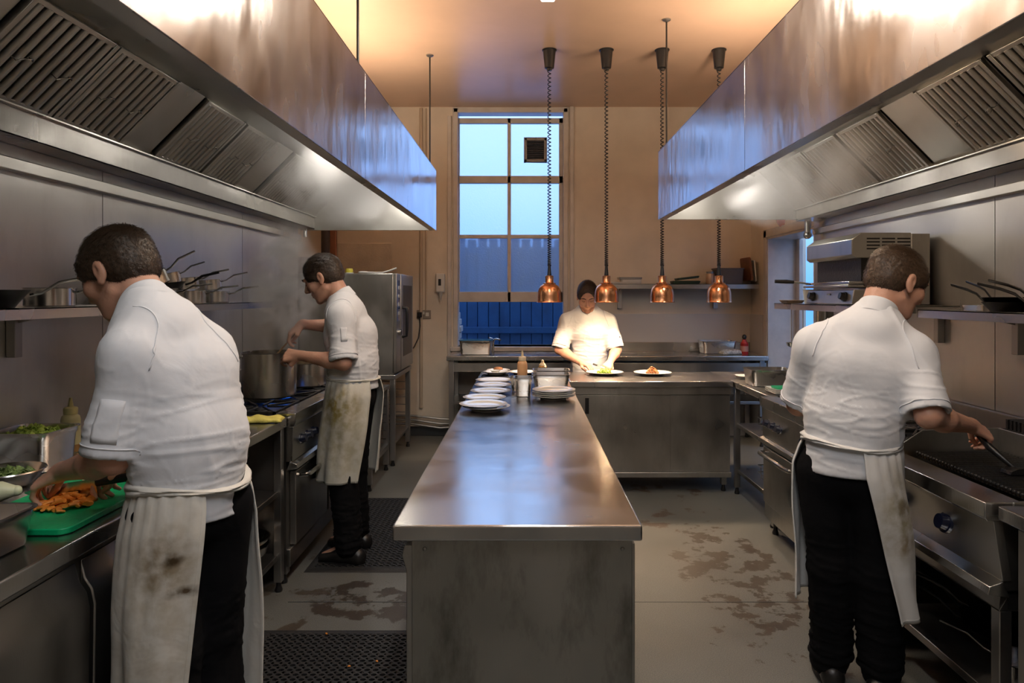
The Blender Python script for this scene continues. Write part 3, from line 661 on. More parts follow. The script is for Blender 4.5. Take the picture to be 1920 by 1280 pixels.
for i in range(n):
    y = Y0+.04+i*(Y1-Y0-.08)/(n-1)
    g.prism([(y-.006, .838), (y+.006, .838), (y+.004, .856), (y-.004, .856)], 'x', 1.615, 1.965); g.ball((1.618, y, .85), .008, 8, 6)
g.box(1.70, 1.715, Y0+.03, Y1-.03, .826, .84).box(1.93, 1.945, Y0+.03, Y1-.03, .826, .84)
obj('grill_bars', g, M_black, cg)
obj('side_guard', MB().prism([(1.53, .85), (1.66, .935), (1.99, .945), (1.99, .80), (1.53, .80)], 'y', Y1-.004, Y1+.004), M_cab, cg)
obj('side_guard', MB().prism([(1.53, .85), (1.56, .853), (1.99, .855), (1.99, .80), (1.53, .80)], 'y', Y0-.004, Y0+.004), M_cab, cg)
obj('rear_guard', MB().box(1.975, 1.985, Y0, Y1, .80, .945), M_cab, cg, bevel=.002)
v = MB()
for i in range(30): y = Y0+.03+i*.0225; v.box(1.995, 2.08, y, y+.012, .945, .985)
v.box(1.99, 2.15, Y0+.01, Y1-.01, .80, .945); obj('flue_grille', v, M_black, cg)
base(cg)
gs = empty('grill_stand', 'open steel stand with an undershelf of pans under the chargrill', 'stand')
obj('shelf', MB().box(1.50, 2.15, 2.16, 2.85, .185, .215), M_dark, gs, bevel=.003)
obj('top_frame', MB().box(1.50, 1.53, 2.16, 2.85, .50, .548).box(2.12, 2.15, 2.16, 2.85, .50, .548).box(1.5, 2.15, 2.16, 2.19, .5, .548).box(1.5, 2.15, 2.82, 2.85, .5, .548), M_dark, gs, bevel=.003)
legs(gs, [(1.52, 2.18), (1.52, 2.83), (2.13, 2.18), (2.13, 2.83)], .50)
base(gs)
nc = empty('prep_cabinet', 'stainless cabinet with glazed door at the near right edge beside the chargrill', 'cabinet')
obj('worktop', MB().box(1.47, 2.19, .3, 2.125, .80, .845), M_top, nc, bevel=.005)
obj('body', MB().box(1.54, 2.18, .32, 2.10, .12, .799), M_dark, nc)
for (a, c) in ((.34, .93), (.94, 1.52), (1.53, 2.10)):
    d = obj('door', MB().box(1.515, 1.538, a, c, .14, .78), M_cab, nc, bevel=.003)
    obj('door_pane', MB().box(1.511, 1.516, a+.06, c-.06, .20, .72), M_plastic, d, bevel=.002)
legs(nc, [(1.57, .4), (1.57, 2.06), (2.14, .4), (2.14, 2.06)], .12)
base(nc)

# ------------------------------------------------------------------ wall shelves
def bracket(r, s, xw, y, z, h=.19, d=.2):
    obj('bracket', MB().box(*sorted((s*xw, s*(xw-.035))), y-.02, y+.02, z-h, z), M_dark, r, bevel=.002)
    obj('bracket_arm', MB().prism([(s*(xw-.03), z), (s*(xw-d), z), (s*(xw-d), z-.02), (s*(xw-.03), z-.06)], 'y', y-.003, y+.003), M_dark, r)
def wshelf(s, xw, xf, y0, y1, z, br, label):
    r = empty('wall_shelf', label, 'shelf')
    m = MB().box(*sorted((s*xw, s*xf)), y0, y1, z-.004, z).box(*sorted((s*xf, s*(xf+.004))), y0, y1, z-.038, z).box(*sorted((s*xw, s*(xw-.004))), y0, y1, z, z+.03)
    m.box(*sorted((s*xw, s*xf)), y0, y0+.004, z-.038, z).box(*sorted((s*xw, s*xf)), y1-.004, y1, z-.038, z)
    obj('shelf_board', m, M_top, r)
    for y in br: bracket(r, s, xw-.001, y, z-.006)
    return base(r)
wshelf(-1, 1.98, 1.65, .3, 4.45, 1.457, (1.3, 2.62, 3.95), 'long steel wall shelf of saucepans behind the left chefs')
wshelf(1, 2.2, 1.85, .8, 3.22, 1.432, (1.6, 3.02), 'steel wall shelf holding black frying pans at the right')
wshelf(1, 2.2, 1.70, 3.45, 4.66, 1.445, (3.6, 4.5), 'steel shelf carrying the salamander grill above the right range')
r = empty('wall_shelf', 'grey shelf on the back wall right of the window, holding trays and boards', 'shelf')
obj('shelf_board', MB().box(.80, 2.40, 7.02, 7.28, 1.61, 1.614).box(.80, 2.40, 7.02, 7.024, 1.565, 1.614), M_leg, r)
for x in (.98, 2.0): obj('bracket', MB().box(x, x+.045, 7.255, 7.285, 1.36, 1.61).prism([(7.26, 1.60), (7.05, 1.60), (7.05, 1.585), (7.26, 1.54)], 'x', x+.02, x+.025), M_leg, r)
base(r)

# ------------------------------------------------------------------ combi oven on its stand
co = empty('combi_oven', 'tall stainless combi oven with blue control strip on the far left', 'oven')
x0, x1, y0, y1, z0, z1 = -2.02, -1.155, 5.97, 6.80, .80, 1.69
obj('cabinet', MB().box(x0, x1, y0, y1, z0, z1), M_cab, co, bevel=.006)
obj('control_strip', MB().box(x1, x1+.03, y0, y0+.19, z0+.02, z1), M_cab, co, bevel=.005)
obj('control_display', MB().box(x1+.03, x1+.032, y0+.04, y0+.15, z1-.42, z1-.06), M_blue, co)
for k in range(4): obj('control_button', MB().box(x1+.0322, x1+.035, y0+.06, y0+.13, z1-.14-k*.075, z1-.11-k*.075), M_white, co, bevel=.001)
obj('dial', MB().cone((x1+.03, y0+.095, z1-.52), (x1+.055, y0+.095, z1-.52), .028, n=20), M_pan, co)
d = obj('door', MB().box(x1, x1+.035, y0+.195, y1, z0+.02, z1), M_cab, co, bevel=.006)
obj('door_window', MB().box(x1+.035, x1+.037, y0+.29, y1-.07, z0+.14, z1-.1), M_plastic, d)
obj('door_handle', MB().tube([(x1+.035, y0+.24, z1-.30), (x1+.075, y0+.24, z1-.31), (x1+.08, y0+.24, z1-.36), (x1+.08, y0+.24, z1-.50), (x1+.075, y0+.24, z1-.56), (x1+.035, y0+.24, z1-.57)], .014, 10), M_plastic, d)
base(co)
os_ = empty('oven_stand', 'steel oven stand with tray runners under the combi oven', 'stand')
obj('top_frame', MB().box(x0, x1+.02, y0, y1, .76, .799), M_leg, os_, bevel=.003)
obj('lower_shelf', MB().box(x0+.02, x1, y0+.02, y1-.02, .18, .20), M_leg, os_)
legs(os_, [(x1-.01, y0+.03), (x1-.01, y1-.03), (x0+.03, y0+.03), (x0+.03, y1-.03)], .76, .045)
for k in range(6):
    obj('tray_runner', MB().box(x0+.05, x1-.03, y0+.05, y0+.07, .27+k*.075, .275+k*.075).box(x0+.05, x1-.03, y1-.07, y1-.05, .27+k*.075, .275+k*.075), M_leg, os_)
base(os_)
tr = empty('tray_rack', 'low steel rack of tray slides with a black top in front of the combi oven', 'rack')
a0, a1, b0, b1 = -1.85, -1.17, 5.20, 5.88
obj('top', MB().box(a0, a1, b0, b1, .70, .73), M_leg, tr, bevel=.003)
obj('black_top', MB().box(a0+.03, a1-.05, b0+.03, b1-.03, .731, .745), M_black, tr, bevel=.004)
legs(tr, [(a1-.025, b0+.025), (a1-.025, b1-.025), (a0+.025, b0+.025), (a0+.025, b1-.025)], .70, .045)
obj('bottom_frame', MB().box(a0, a1, b0, b0+.03, .19, .23).box(a0, a1, b1-.03, b1, .19, .23).box(a1-.03, a1, b0, b1, .19, .23), M_leg, tr)
obj('upright', MB().box(a1-.03, a1-.005, (b0+b1)/2-.015, (b0+b1)/2+.015, .2, .7), M_leg, tr)
for k in range(6): obj('tray_slide', MB().box(a0+.05, a1-.02, b0+.03, b0+.05, .27+k*.07, .276+k*.07).box(a0+.05, a1-.02, b1-.05, b1-.03, .27+k*.07, .276+k*.07), M_pan, tr)
base(tr)

# ------------------------------------------------------------------ salamander
sa = empty('salamander_grill', 'stainless salamander grill on the shelf above the right range', 'grill')
a0, a1, b0, b1 = 1.75, 2.17, 3.66, 4.25; zb = 1.45
obj('top_housing', MB().prism([(a0, 1.715), (a0, 1.80), (a0+.05, 1.835), (a1-.1, 1.835), (a1-.1, 1.70), (a0+.02, 1.70)], 'y', b0, b1), M_cab, sa, bevel=.004)
obj('back_column', MB().box(a1-.1, a1, b0, b1, zb, 1.83), M_dark, sa, bevel=.003)
v = MB()
for i in range(3):
    for j in range(4): v.box(a0+.08+i*.082, a0+.15+i*.082, b0-.0015, b0+.001, 1.745+j*.018, 1.753+j*.018)
obj('vent_slots', v, M_black, sa)
obj('cavity', MB().box(a0+.06, a1-.1, b0+.02, b1-.02, 1.575, 1.70), M_black, sa)
obj('grill_rack', MB().box(a0-.01, a1-.1, b0+.01, b1-.01, 1.560, 1.574), M_pan, sa, bevel=.002)
obj('top_plate', MB().box(a0-.02, a1-.1, b0, b1, 1.542, 1.556), M_cab, sa, bevel=.002)
obj('base_housing', MB().prism([(a0, zb), (a0+.012, 1.53), (a1-.1, 1.53), (a1-.1, zb)], 'y', b0, b1), M_cab, sa, bevel=.004)
obj('maker_plate', MB().box(a0+.003, a0+.006, 3.93, 3.97, 1.50, 1.508), M_white, sa)
for y in (3.75, 4.16): knob(sa, a0+.006, y, 1.49, -1, M_plastic, .022)
h = MB().tube([(a0-.01, b1-.08, 1.567), (a0-.05, b1-.05, 1.575), (a0-.09, b1-.03, 1.580)], .006, 8); obj('tray_handle', h, M_pan, sa)
obj('handle_grip', MB().tube([(a0-.09, b1-.03, 1.580), (a0-.13, b1-.02, 1.583), (a0-.20, b1-.01, 1.585)], [.010, .013, .011], 10), M_plastic, sa)
base(sa)

# ------------------------------------------------------------------ pots, pans, plates
def rrect(w_, d, r, z, n=5):
    pts = []
    for (cx, cy, a0) in ((w_/2-r, d/2-r, 0), (-w_/2+r, d/2-r, PI/2), (-w_/2+r, -d/2+r, PI), (w_/2-r, -d/2+r, 1.5*PI)):
        for i in range(n+1): a = a0+PI/2*i/n; pts.append((cx+r*math.cos(a), cy+r*math.sin(a), z))
    return pts
def gn_mesh(w_, d, h, rim=.012, taper=.012, r=.03):
    t = .0016
    o = [rrect(w_-2*taper, d-2*taper, r*.8, .004), rrect(w_-2*taper+.006, d-2*taper+.006, r, .012), rrect(w_-.004, d-.004, r, h-.03), rrect(w_+.004, d+.004, r, h-.022), rrect(w_+.004, d+.004, r, h-.003), rrect(w_+2*rim, d+2*rim, r+rim, h-.003), rrect(w_+2*rim, d+2*rim, r+rim, h)]
    i = [rrect(w_+.002, d+.002, r, h), rrect(w_-.008, d-.008, r, h-.03), rrect(w_-2*taper, d-2*taper, r*.9, .014), rrect(w_-2*taper-.006, d-2*taper-.006, r*.8, .006)]
    m = MB(); m.loft(o+i, True, True); return m
def gn(w_, d, h, loc, rot, label, **k):
    o = obj('gastronorm_pan', gn_mesh(w_, d, h, **k), M_gn); o.location = loc; o.rotation_euler = (0, 0, rot); L_(o, label, 'steel container'); return o
def plate_mesh(r=.135):
    return MB().lathe([(0, .004), (r*.55, .004), (r*.56, 0), (r*.60, 0), (r*.62, .005), (r*.8, .012), (r, .022), (r+.001, .025), (r-.004, .026), (r*.8, .017), (r*.66, .010), (0, .009)], n=56)
pl0 = obj('dinner_plate', plate_mesh(), M_china)
ZT = .85
plates = [((-.235, 3.87, 0), 1, 'white dinner plate nearest the camera in the left row, on top of another', 2),
          ((-.222, 3.875, -1), 1, 'white dinner plate underneath the nearest plate of the left row', 2),
          ((-.252, 4.21, 0), 1, 'single white plate second in the left row on the island', 1),
          ((-.229, 4.50, 0), 1, 'single white plate third in the left row on the island', 1),
          ((-.228, 4.80, 0), .93, 'single white plate fourth in the left row on the island', 1),
          ((-.245, 5.07, 0), 1.05, 'bluish white plate fifth in the left row, before the dark trays', 1)]
def place_plate(x, y, z, s, lab, grp, first=[True]):
    if first[0]: o = pl0; first[0] = False; o.location = (x, y, z); o.scale = (s, s, 1); o['label'] = lab; o['group'] = grp
    else: o = dup(pl0, (x, y, z), random.random()*3, lab, grp); o.scale = (s, s, 1)
    o['category'] = 'plate'; return o
pl0['category'] = 'plate'
place_plate(-.222, 3.875, ZT, 1, 'white dinner plate underneath the nearest plate of the left row', 'plates laid along the left of the island')
place_plate(-.238, 3.865, ZT+.014, 1, 'white dinner plate nearest the camera in the left row, on top of another', 'plates laid along the left of the island')
place_plate(-.252, 4.21, ZT, .98, 'single white plate second in the left row on the island', 'plates laid along the left of the island')
place_plate(-.229, 4.50, ZT, .98, 'single white plate third in the left row on the island', 'plates laid along the left of the island')
place_plate(-.228, 4.79, ZT, .95, 'single white plate fourth in the left row on the island', 'plates laid along the left of the island')
place_plate(-.232, 5.07, ZT, 1.02, 'bluish white plate fifth in the left row, before the dark trays', 'plates laid along the left of the island')
for k, nm in enumerate(('bottom', 'second from bottom', 'third from bottom', 'top')):
    place_plate(.177+(k % 2)*.002, 4.29, ZT+k*.012, 1, 'white plate in the stack at the right of the island, '+nm, 'stacked plates on the right of the island')
for k, (x, y, z, s, lab) in enumerate([(-.232, 5.36, ZT+.028, .72, 'small white plate resting on the dark trays'), (-.235, 5.58, ZT, .78, 'white plate lying behind the dark trays on the island'), (-.228, 5.74, ZT+.0, .72, 'white plate with a brown bread roll at the far island end'),
     (-.02, 5.60, ZT, .9, 'white plate behind the squeeze bottle on the island'), (.19, 5.66, ZT, .95, 'white plate behind the double container on the island')]):
    place_plate(x, y, z, s, lab, 'plates at the far end of the island')
for k, z in enumerate((0, .014)): one('serving_tray', MB().loft([rrect(.20, .14, .02, ZT+z), rrect(.215, .155, .022, ZT+z+.012), rrect(.205, .145, .02, ZT+z+.0125), rrect(.19, .13, .02, ZT+z+.003)]).xf(Matrix.Translation((-.235, 5.30, 0))), M_plastic, ('lower' if k == 0 else 'upper')+' of two dark trays stacked in the left row of the island', 'tray', 'dark trays on the island')
one('bread_roll', MB().ball((-.228, 5.74, ZT+.030), (.040, .03, .018), 20, 12), mat('bread', (.42, .20, .10), .7, bump=.4, bscale=50, var=.3, vscale=20), 'small brown bread roll on the white plate at the far island end', 'bread')
one('onion_bowl', MB().lathe([(0, 0), (.02, 0), (.04, .02), (.042, .022), (.038, .02), (0, .005)], (-.235, 5.36, ZT+.0385), 24), M_china, 'tiny white dish on the small plate over the dark trays', 'dish')
# deep square pan, double rim container, bottles
gn(.105, .115, .125, (-.012, 4.40, ZT), 0, 'small deep steel container standing in the middle of the island', rim=.009, taper=.010, r=.02)
gn(.25, .16, .098, (.18, 4.82, ZT), 0, 'oblong steel container behind the plate stack, another nested behind it', rim=.012)
gn(.25, .16, .105, (.19, 5.02, ZT), 0, 'steel container furthest back of the two behind the plate stack', rim=.012)
gn(.09, .10, .10, (-.055, 4.62, ZT), 0, 'dark little steel container behind the small deep one', rim=.008, r=.02)
def squeeze(x, y, z, s, h, mb, mc, lab, sq=False, fill=None):
    r = empty('squeeze_bottle', lab, 'bottle')
    prof = [(0, 0), (s*.92, 0), (s, .006), (s, h*.60), (s*.9, h*.66), (s*.62, h*.70), (s*.60, h*.72)]
    obj('bottle_body', MB().lathe(prof, (x, y, z), 28), mb, r)
    obj('cap', MB().lathe([(s*.72, h*.70), (s*.74, h*.80), (s*.66, h*.82), (s*.30, h*.84), (s*.13, h), (0, h)], (x, y, z), 28), mc, r)
    if fill: obj('sauce', MB().lathe([(0, .002), (s*1.004, .004), (s*1.004, h*.15), (0, h*.15)], (x, y, z), 28), fill, r)
    return base(r)
M_bot = mat('cloudy_yellow_bottle', (.72, .68, .36), .35, sss=.1); M_bot2 = mat('peach_bottle', (.85, .50, .26), .3)
squeeze(-.022, 4.98, ZT, .037, .245, M_bot2, mat('cream_cap', (.85, .72, .5), .35), 'peach coloured squeeze bottle with pointed nozzle on the island', fill=mat('green_sauce', (.20, .25, .02), .4))
squeeze(-1.885, 2.83, ZT, .036, .225, M_bot, mat('pale_yellow_cap', (.70, .66, .30), .4), 'cloudy yellow squeeze bottle behind the lettuce container', fill=mat('dark_dressing', (.30, .16, .04), .4))
r = empty('pepper_mill', 'small brass pot with a knob lid at the far end of the island', 'pot')
obj('body', MB().lathe([(0, 0), (.032, 0), (.034, .01), (.034, .09), (.027, .098)], (.135, 5.36, ZT), 20), mat('brass', (.65, .42, .18), .25, .9), r)
obj('lid', MB().lathe([(.029, .097), (.025, .108), (.013, .118), (.009, .138), (0, .145)], (.135, 5.36, ZT), 20), mat('cream_lid', (.8, .66, .45), .3), r); base(r); r.name = 'lidded_pot'
# pass dishes
M_food = mat('roast_meat', (.35, .13, .04), .45, bump=.8, bscale=40, var=.5, vscale=30)
pd = obj('pass_plate', plate_mesh(.152), M_china); pd.location = (.648, 5.58, ZT); L_(pd, 'wide white plate of green salad under the chef plating food', 'plate'); pd.name = 'dinner_plate.020'
pd2 = dup(pd, (1.035, 5.56, ZT), 1.0, 'wide white plate with a mound of roast meat on the pass')
random.seed(11)
def clump(cx, cy, cz, rx, rz, n, sz):
    m = MB()
    for i in range(n):
        a = random.random()*2*PI; q = random.random()**.5*rx; h = rz*(1-(q/rx)**2)*random.random()
        m.ball((cx+q*math.cos(a), cy+q*math.sin(a), cz+h), [sz*random.uniform(.6, 1.3) for _ in range(3)], 8, 6)
    return m
def leaves(cx, cy, cz, rx, ry, rz, n, sz):
    m = MB()
    for i in range(n):
        a = random.random()*2*PI; q = random.random()**.5
        c = Vector((cx+rx*q*math.cos(a), cy+ry*q*math.sin(a), cz+rz*(1-q*q)*random.random()))
        M = Matrix.Translation(c) @ Matrix.Rotation(random.random()*6.3, 4, 'Z') @ Matrix.Rotation(random.uniform(-1, 1), 4, 'X')
        rows = []
        for j in range(5):
            t = j/4; wd = sz*.5*math.sin(PI*(.12+.8*t))
            rows.append([M @ Vector((wd*k, sz*(t-.5)*1.3, .25*sz*math.sin(3*t+k*2)+.12*sz*abs(k))) for k in (-1, -.5, 0, .5, 1)])
        m.grid(rows)
    return m
one('roast_meat', clump(1.035, 5.56, ZT+.018, .046, .050, 190, .0085), M_food, 'browned mound of roast meat in the middle of the right pass plate', 'food', kind='stuff')
o = obj('green_salad', leaves(.648, 5.58, ZT+.012, .055, .05, .035, 70, .028), M_lettuce, solid=.001); base(o); L_(o, 'heap of green salad leaves on the plate before the far chef', 'salad', kind='stuff')
# stockpots
def stockpot(x, y, z, rr, h, lab, mat_=None, ang=.3, lid=False):
    r = empty('stockpot', lab, 'pot')
    t = .003
    obj('pot_body', MB().lathe([(0, 0), (rr-.008, 0), (rr, .008), (rr, h-.004), (rr+.005, h), (rr-.004, h), (rr-.005, .01), (0, .006)], (x, y, z), 64), mat_ or M_pot, r)
    for k in (0, 1):
        a = ang+k*PI; d = Vector((math.cos(a), math.sin(a), 0)); p = Vector((-d.y, d.x, 0)); c = Vector((x, y, z+h-.035))
        obj('loop_handle', MB().tube([c+d*rr+p*.045, c+d*(rr+.02)+p*.045+Vector((0, 0, .004)), c+d*(rr+.045)+p*.03+Vector((0, 0, .008)), c+d*(rr+.045)-p*.03+Vector((0, 0, .008)), c+d*(rr+.02)-p*.045+Vector((0, 0, .004)), c+d*rr-p*.045], .0055, 8), M_pan, r)
    obj('soup', MB().lathe([(0, h*.82), (rr-.005, h*.82)], (x, y, z), 40), mat('soup', (.25, .16, .06), .15), r)
    return base(r)
stockpot(-1.53, 4.08, .897, .155, .265, 'big steel stockpot being stirred by the left chef', ang=.15)
stockpot(-1.46, 4.56, .897, .125, .155, 'smaller lidless pot partly behind the big stockpot', ang=.9)
# saucepans and frying pans
def pan(name, rr, h, flare, hl, rise, mb, mh, lab=None, cat='pan', hr=.008):
    r = empty(name, lab, cat)
    obj('pan_body', MB().lathe([(0, 0), (rr*flare-.004, 0), (rr*flare, .004), (rr, h-.002), (rr+.004, h), (rr-.002, h), (rr*flare-.004, .005), (0, .004)], n=44), mb, r)
    pts = [(rr-.002, 0, h-.018), (rr+.03, 0, h-.010), (rr+.08, 0, h+.01+rise*.3), (rr+hl*.6, 0, h+rise*.7), (rr+hl, 0, h+rise)]
    obj('pan_handle', MB().tube(pts, [hr*.8, hr*.7, hr, hr*1.1, hr*.9], 8, rb=hr*.55), mh, r)
    return r
ZS = 1.457
def setp(o, x, y, z, rot, lab, grp, cat='pan'):
    o.location = (x, y, z); o.rotation_euler = rot if hasattr(rot, '__len__') else (0, 0, rot); L_(o, lab, cat, grp); return o
g1 = 'saucepans stacked on the left shelf'
fp = pan('frying_pan', .155, .06, .74, .20, .05, M_rim, M_pan); setp(fp, -1.80, 2.22, ZS, .55, 'large dark frying pan at the near end of the left shelf', 'pans at the near end of the left shelf')
sp0 = pan('saucepan', .085, .07, 1, .17, .03, M_pan, M_pan, hr=.007)
setp(sp0, -1.81, 2.60, ZS, .3, 'small steel saucepan behind the chef, next to the large frying pan', 'pans at the near end of the left shelf', 'saucepan')
def sau(x, y, z, rot, s, lab): return dup(sp0, (x, y, z), rot, lab, g1, s)
sau(-1.78, 3.30, ZS, .75, 1.0, 'lowest nearest saucepan on the left shelf, half behind the chef')
sau(-1.80, 3.66, ZS, .5, .95, 'lowest middle saucepan on the left shelf')
sau(-1.83, 4.02, ZS, .25, .95, 'lowest saucepan at the right end of the shelf row')
sau(-1.80, 3.60, ZS+.07, (0, -.10, .55), .9, 'steel saucepan on top of the lowest middle one')
sau(-1.83, 3.95, ZS+.07, (0, -.10, .3), .85, 'steel saucepan on top of the right end one')
sau(-1.79, 3.28, ZS+.085, (0, -.38, .75), .95, 'tilted steel saucepan crowning the pile with its handle highest')
sau(-1.80, 3.44, ZS+.10, (0, -.22, .65), .75, 'small steel saucepan nested in the middle of the pile')
o = pan('frying_pan', .10, .03, .8, .16, .03, M_rim, M_rim); setp(o, -1.76, 3.32, ZS+.072, (0, -.10, .65), 'thin black pan sandwiched in the saucepan pile', g1)
g2 = 'black frying pans on the right shelf'; ZR = 1.432
f2 = pan('frying_pan', .135, .04, .78, .22, .075, M_rim, M_rim, hr=.009)
setp(f2, 2.03, 2.50, ZR, 2.05, 'black frying pan at the right picture edge, handle raised to the left', g2)
dup(f2, (2.03, 2.80, ZR), 1.75, 'black frying pan left of the other on the right shelf', g2)
dup(f2, (2.03, 2.52, ZR+.022), (0, 0, 1.9), 'upper black frying pan nested in the right one', g2, .93)
dup(f2, (2.03, 2.82, ZR+.022), (0, 0, 1.55), 'upper black frying pan nested in the left one with steel handle', g2, .93)
one('steel_tin', MB().loft([rrect(.10, .14, .01, 0), rrect(.11, .15, .012, .022), rrect(.10, .14, .01, .0225), rrect(.09, .13, .01, .004)]).xf(Matrix.Translation((2.08, 3.1, ZR))), M_gn, 'shallow steel tin behind the head of the right chef on the shelf', 'tin')
# under the grill
g3 = 'pans under the chargrill'
dup(f2, (1.80, 2.55, .216), 2.3, 'black pan at the bottom of the pile under the chargrill', g3, 1.05)
dup(f2, (1.80, 2.56, .245), 2.1, 'black pan in the middle of the pile under the chargrill', g3, 1.05)
dup(f2, (1.82, 2.57, .275), 2.5, 'black pan on top of the pile under the chargrill', g3, .95)
o = dup(sp0, (1.66, 2.28, .216), 2.2, 'copper toned saucepan in front of the pans under the chargrill', g3, 1.0); o['category'] = 'saucepan'
# bowls below the spreader table
bw = obj('mixing_bowl', MB().lathe([(0, 0), (.06, 0), (.09, .02), (.12, .06), (.135, .10), (.14, .102), (.133, .102), (.088, .024), (0, .004)], n=44), M_pan); bw.location = (-1.38, 3.30, .19)
L_(bw, 'lower steel mixing bowl on the bottom shelf of the left open table', 'bowl', 'steel bowls under the left table')
dup(bw, (-1.38, 3.30, .225), 0, 'upper steel mixing bowl nested on the bottom shelf of the left table', 'steel bowls under the left table')
o = dup(sp0, (-1.38, 3.22, .509), 2.6, 'saucepan on the middle shelf of the left open table', 'pans on the middle shelf of the left table'); o['category'] = 'saucepan'
o = dup(fp, (-1.45, 3.2, .578), 2.4, 'dark frying pan laid over the saucepan on the left table middle shelf', 'pans on the middle shelf of the left table', .75)
# right table undershelf goods
for k, (z, nm) in enumerate(((.19, 'bottom'), (.53, 'middle'))):
    m = MB()
    for i in range(7): m.tube([(1.68+i*.05, 4.55, z+.10), (1.68+i*.05, 4.56, z+.01), (1.68+i*.05, 4.86, z+.01), (1.68+i*.05, 4.87, z+.10)], .003, 6)
    for zz in (.05, .10): m.tube([(1.66, 4.55, z+zz), (2.0, 4.55, z+zz), (2.0, 4.87, z+zz), (1.66, 4.87, z+zz)], .0035, 6, closed=True)
    one('wire_basket', m, M_pan, 'wire basket on the %s shelf of the right side table' % nm, 'basket')
# cloths
def cloth(name, cx, cy, z, w_, d, label, material, rot=0, h=.03, seed=1):
    random.seed(seed); rows = []
    for i in range(25):
        u = i/24-.5; row = []
        for j in range(25):
            v_ = j/24-.5
            e = max(0, 1-(abs(u)*2)**6)*max(0, 1-(abs(v_)*2)**6)
            zz = (h+.006*noise.noise(Vector((u*7, v_*7, seed)))+.005*math.sin(u*18+3*v_))*e**.5
            row.append((u*w_+.01*noise.noise(Vector((v_*4, u*4, seed))), v_*d+.01*noise.noise(Vector((u*5, v_*5, seed+9))), zz))
        rows.append(row)
    o = obj(name, MB().grid(rows), material, solid=.004); o.location = (cx, cy, z+.003); o.rotation_euler = (0, 0, rot); return o
o = cloth('folded_cloth', -1.345, 3.40, .871, .26, .12, '', M_yellow, .15, .018); L_(o, 'folded yellow cloth lying on the table before the stockpot', 'cloth')
o = cloth('towel', 2.10, 6.95, .90, .26, .14, '', mat('checked_towel', (.6, .6, .57), .9, var=.4, vscale=60), .2, .04, 5); L_(o, 'crumpled pale towel on the back counter in the right corner', 'towel')
# back counter items
b0 = gn(.32, .22, .14, (-.50, 6.95, .90), 0, 'steel container with a blue lid film under the window at left')
M_film = mat('blue_film', (.05, .25, .45), .2)
one('container_lid', MB().loft([rrect(.335, .235, .03, 1.041), rrect(.34, .24, .03, 1.046), rrect(.32, .22, .03, 1.049)]).xf(Matrix.Translation((-.50, 6.95, 0))), M_film, 'blue tinted lid on the steel container under the window', 'lid')
gn(.34, .22, .13, (1.98, 7.05, .90), 0, 'steel container on the back counter in the right corner')
r = empty('bottle', 'red bottle with black top in the right back corner', 'bottle')
obj('bottle_body', MB().lathe([(0, 0), (.038, 0), (.04, .01), (.04, .11), (.022, .135), (.02, .15)], (2.22, 6.92, .90), 24), mat('red_plastic', (.45, .02, .02), .35), r)
obj('bottle_top', MB().ball((2.22, 6.92, 1.075), (.022, .022, .028)), M_plastic, r)
obj('bottle_label', MB().lathe([(.0405, .03), (.0405, .085)], (2.22, 6.92, .90), 24), mat('faded_label', (.6, .3, .25), .5), r); base(r); r.name = 'red_bottle'
r = empty('tap', 'small chrome tap at the window sill', 'tap')
obj('spout', MB().tube([(-.34, 7.24, .90), (-.34, 7.24, 1.0), (-.33, 7.22, 1.03), (-.30, 7.18, 1.04), (-.26, 7.14, 1.03)], .011, 10), M_pan, r); obj('lever', MB().tube([(-.35, 7.22, 1.04), (-.38, 7.18, 1.055)], .007, 8), M_pan, r); base(r)
# back shelf items
zs = 1.615
for k, (x, wd, h, c, lab) in enumerate([(1.10, .20, .022, M_white, 'lowest pale tray in the stack on the back shelf'), (1.10, .20, .022, M_white, 'middle pale tray in the stack on the back shelf'), (1.09, .235, .022, M_leg, 'top grey tray in the stack on the back shelf')]):
    one('storage_tray', MB().loft([rrect(wd, .15, .02, 0), rrect(wd+.01, .16, .02, h-.002), rrect(wd, .15, .02, h), ]).xf(Matrix.Translation((x, 7.14, zs+k*.024))), c, lab, 'tray', 'stacked trays on the back shelf')
one('storage_tray', MB().loft([rrect(.24, .16, .02, 0), rrect(.25, .17, .02, .02), rrect(.24, .16, .02, .022)]).xf(Matrix.Translation((.86+.08, 7.14, zs))), M_white, 'pale tray at the left end of the back shelf', 'tray')
gm = mat('dark_green_plastic', (.02, .05, .035), .4)
one('plastic_lid', MB().loft([rrect(.27, .16, .02, 0), rrect(.29, .18, .02, .03), rrect(.27, .16, .02, .034)]).xf(Matrix.Translation((1.67, 7.14, zs))), gm, 'lower dark green lid lying in the middle of the back shelf', 'lid', 'dark lids on the back shelf')
one('plastic_lid', MB().loft([rrect(.22, .15, .02, 0), rrect(.24, .16, .02, .02), rrect(.22, .15, .02, .024)]).xf(Matrix.Translation((1.69, 7.14, zs+.05)) @ Matrix.Rotation(-.12, 4, 'Y')), gm, 'tilted dark green lid on top of the other on the back shelf', 'lid', 'dark lids on the back shelf')
r = empty('storage_jar', 'glass jar with a dark lid left of the grey box on the back shelf', 'jar')
obj('jar_body', MB().lathe([(0, 0), (.045, 0), (.047, .01), (.047, .10), (.04, .11)], (1.93, 7.12, zs), 24), mat('spice_jar', (.45, .30, .20), .15, coat=.5), r); obj('jar_lid', MB().lathe([(.042, .108), (.044, .13), (0, .132)], (1.93, 7.12, zs), 24), M_leg, r); base(r)
r = empty('spray_bottle', 'orange topped bottle just right of the jar on the back shelf', 'bottle')
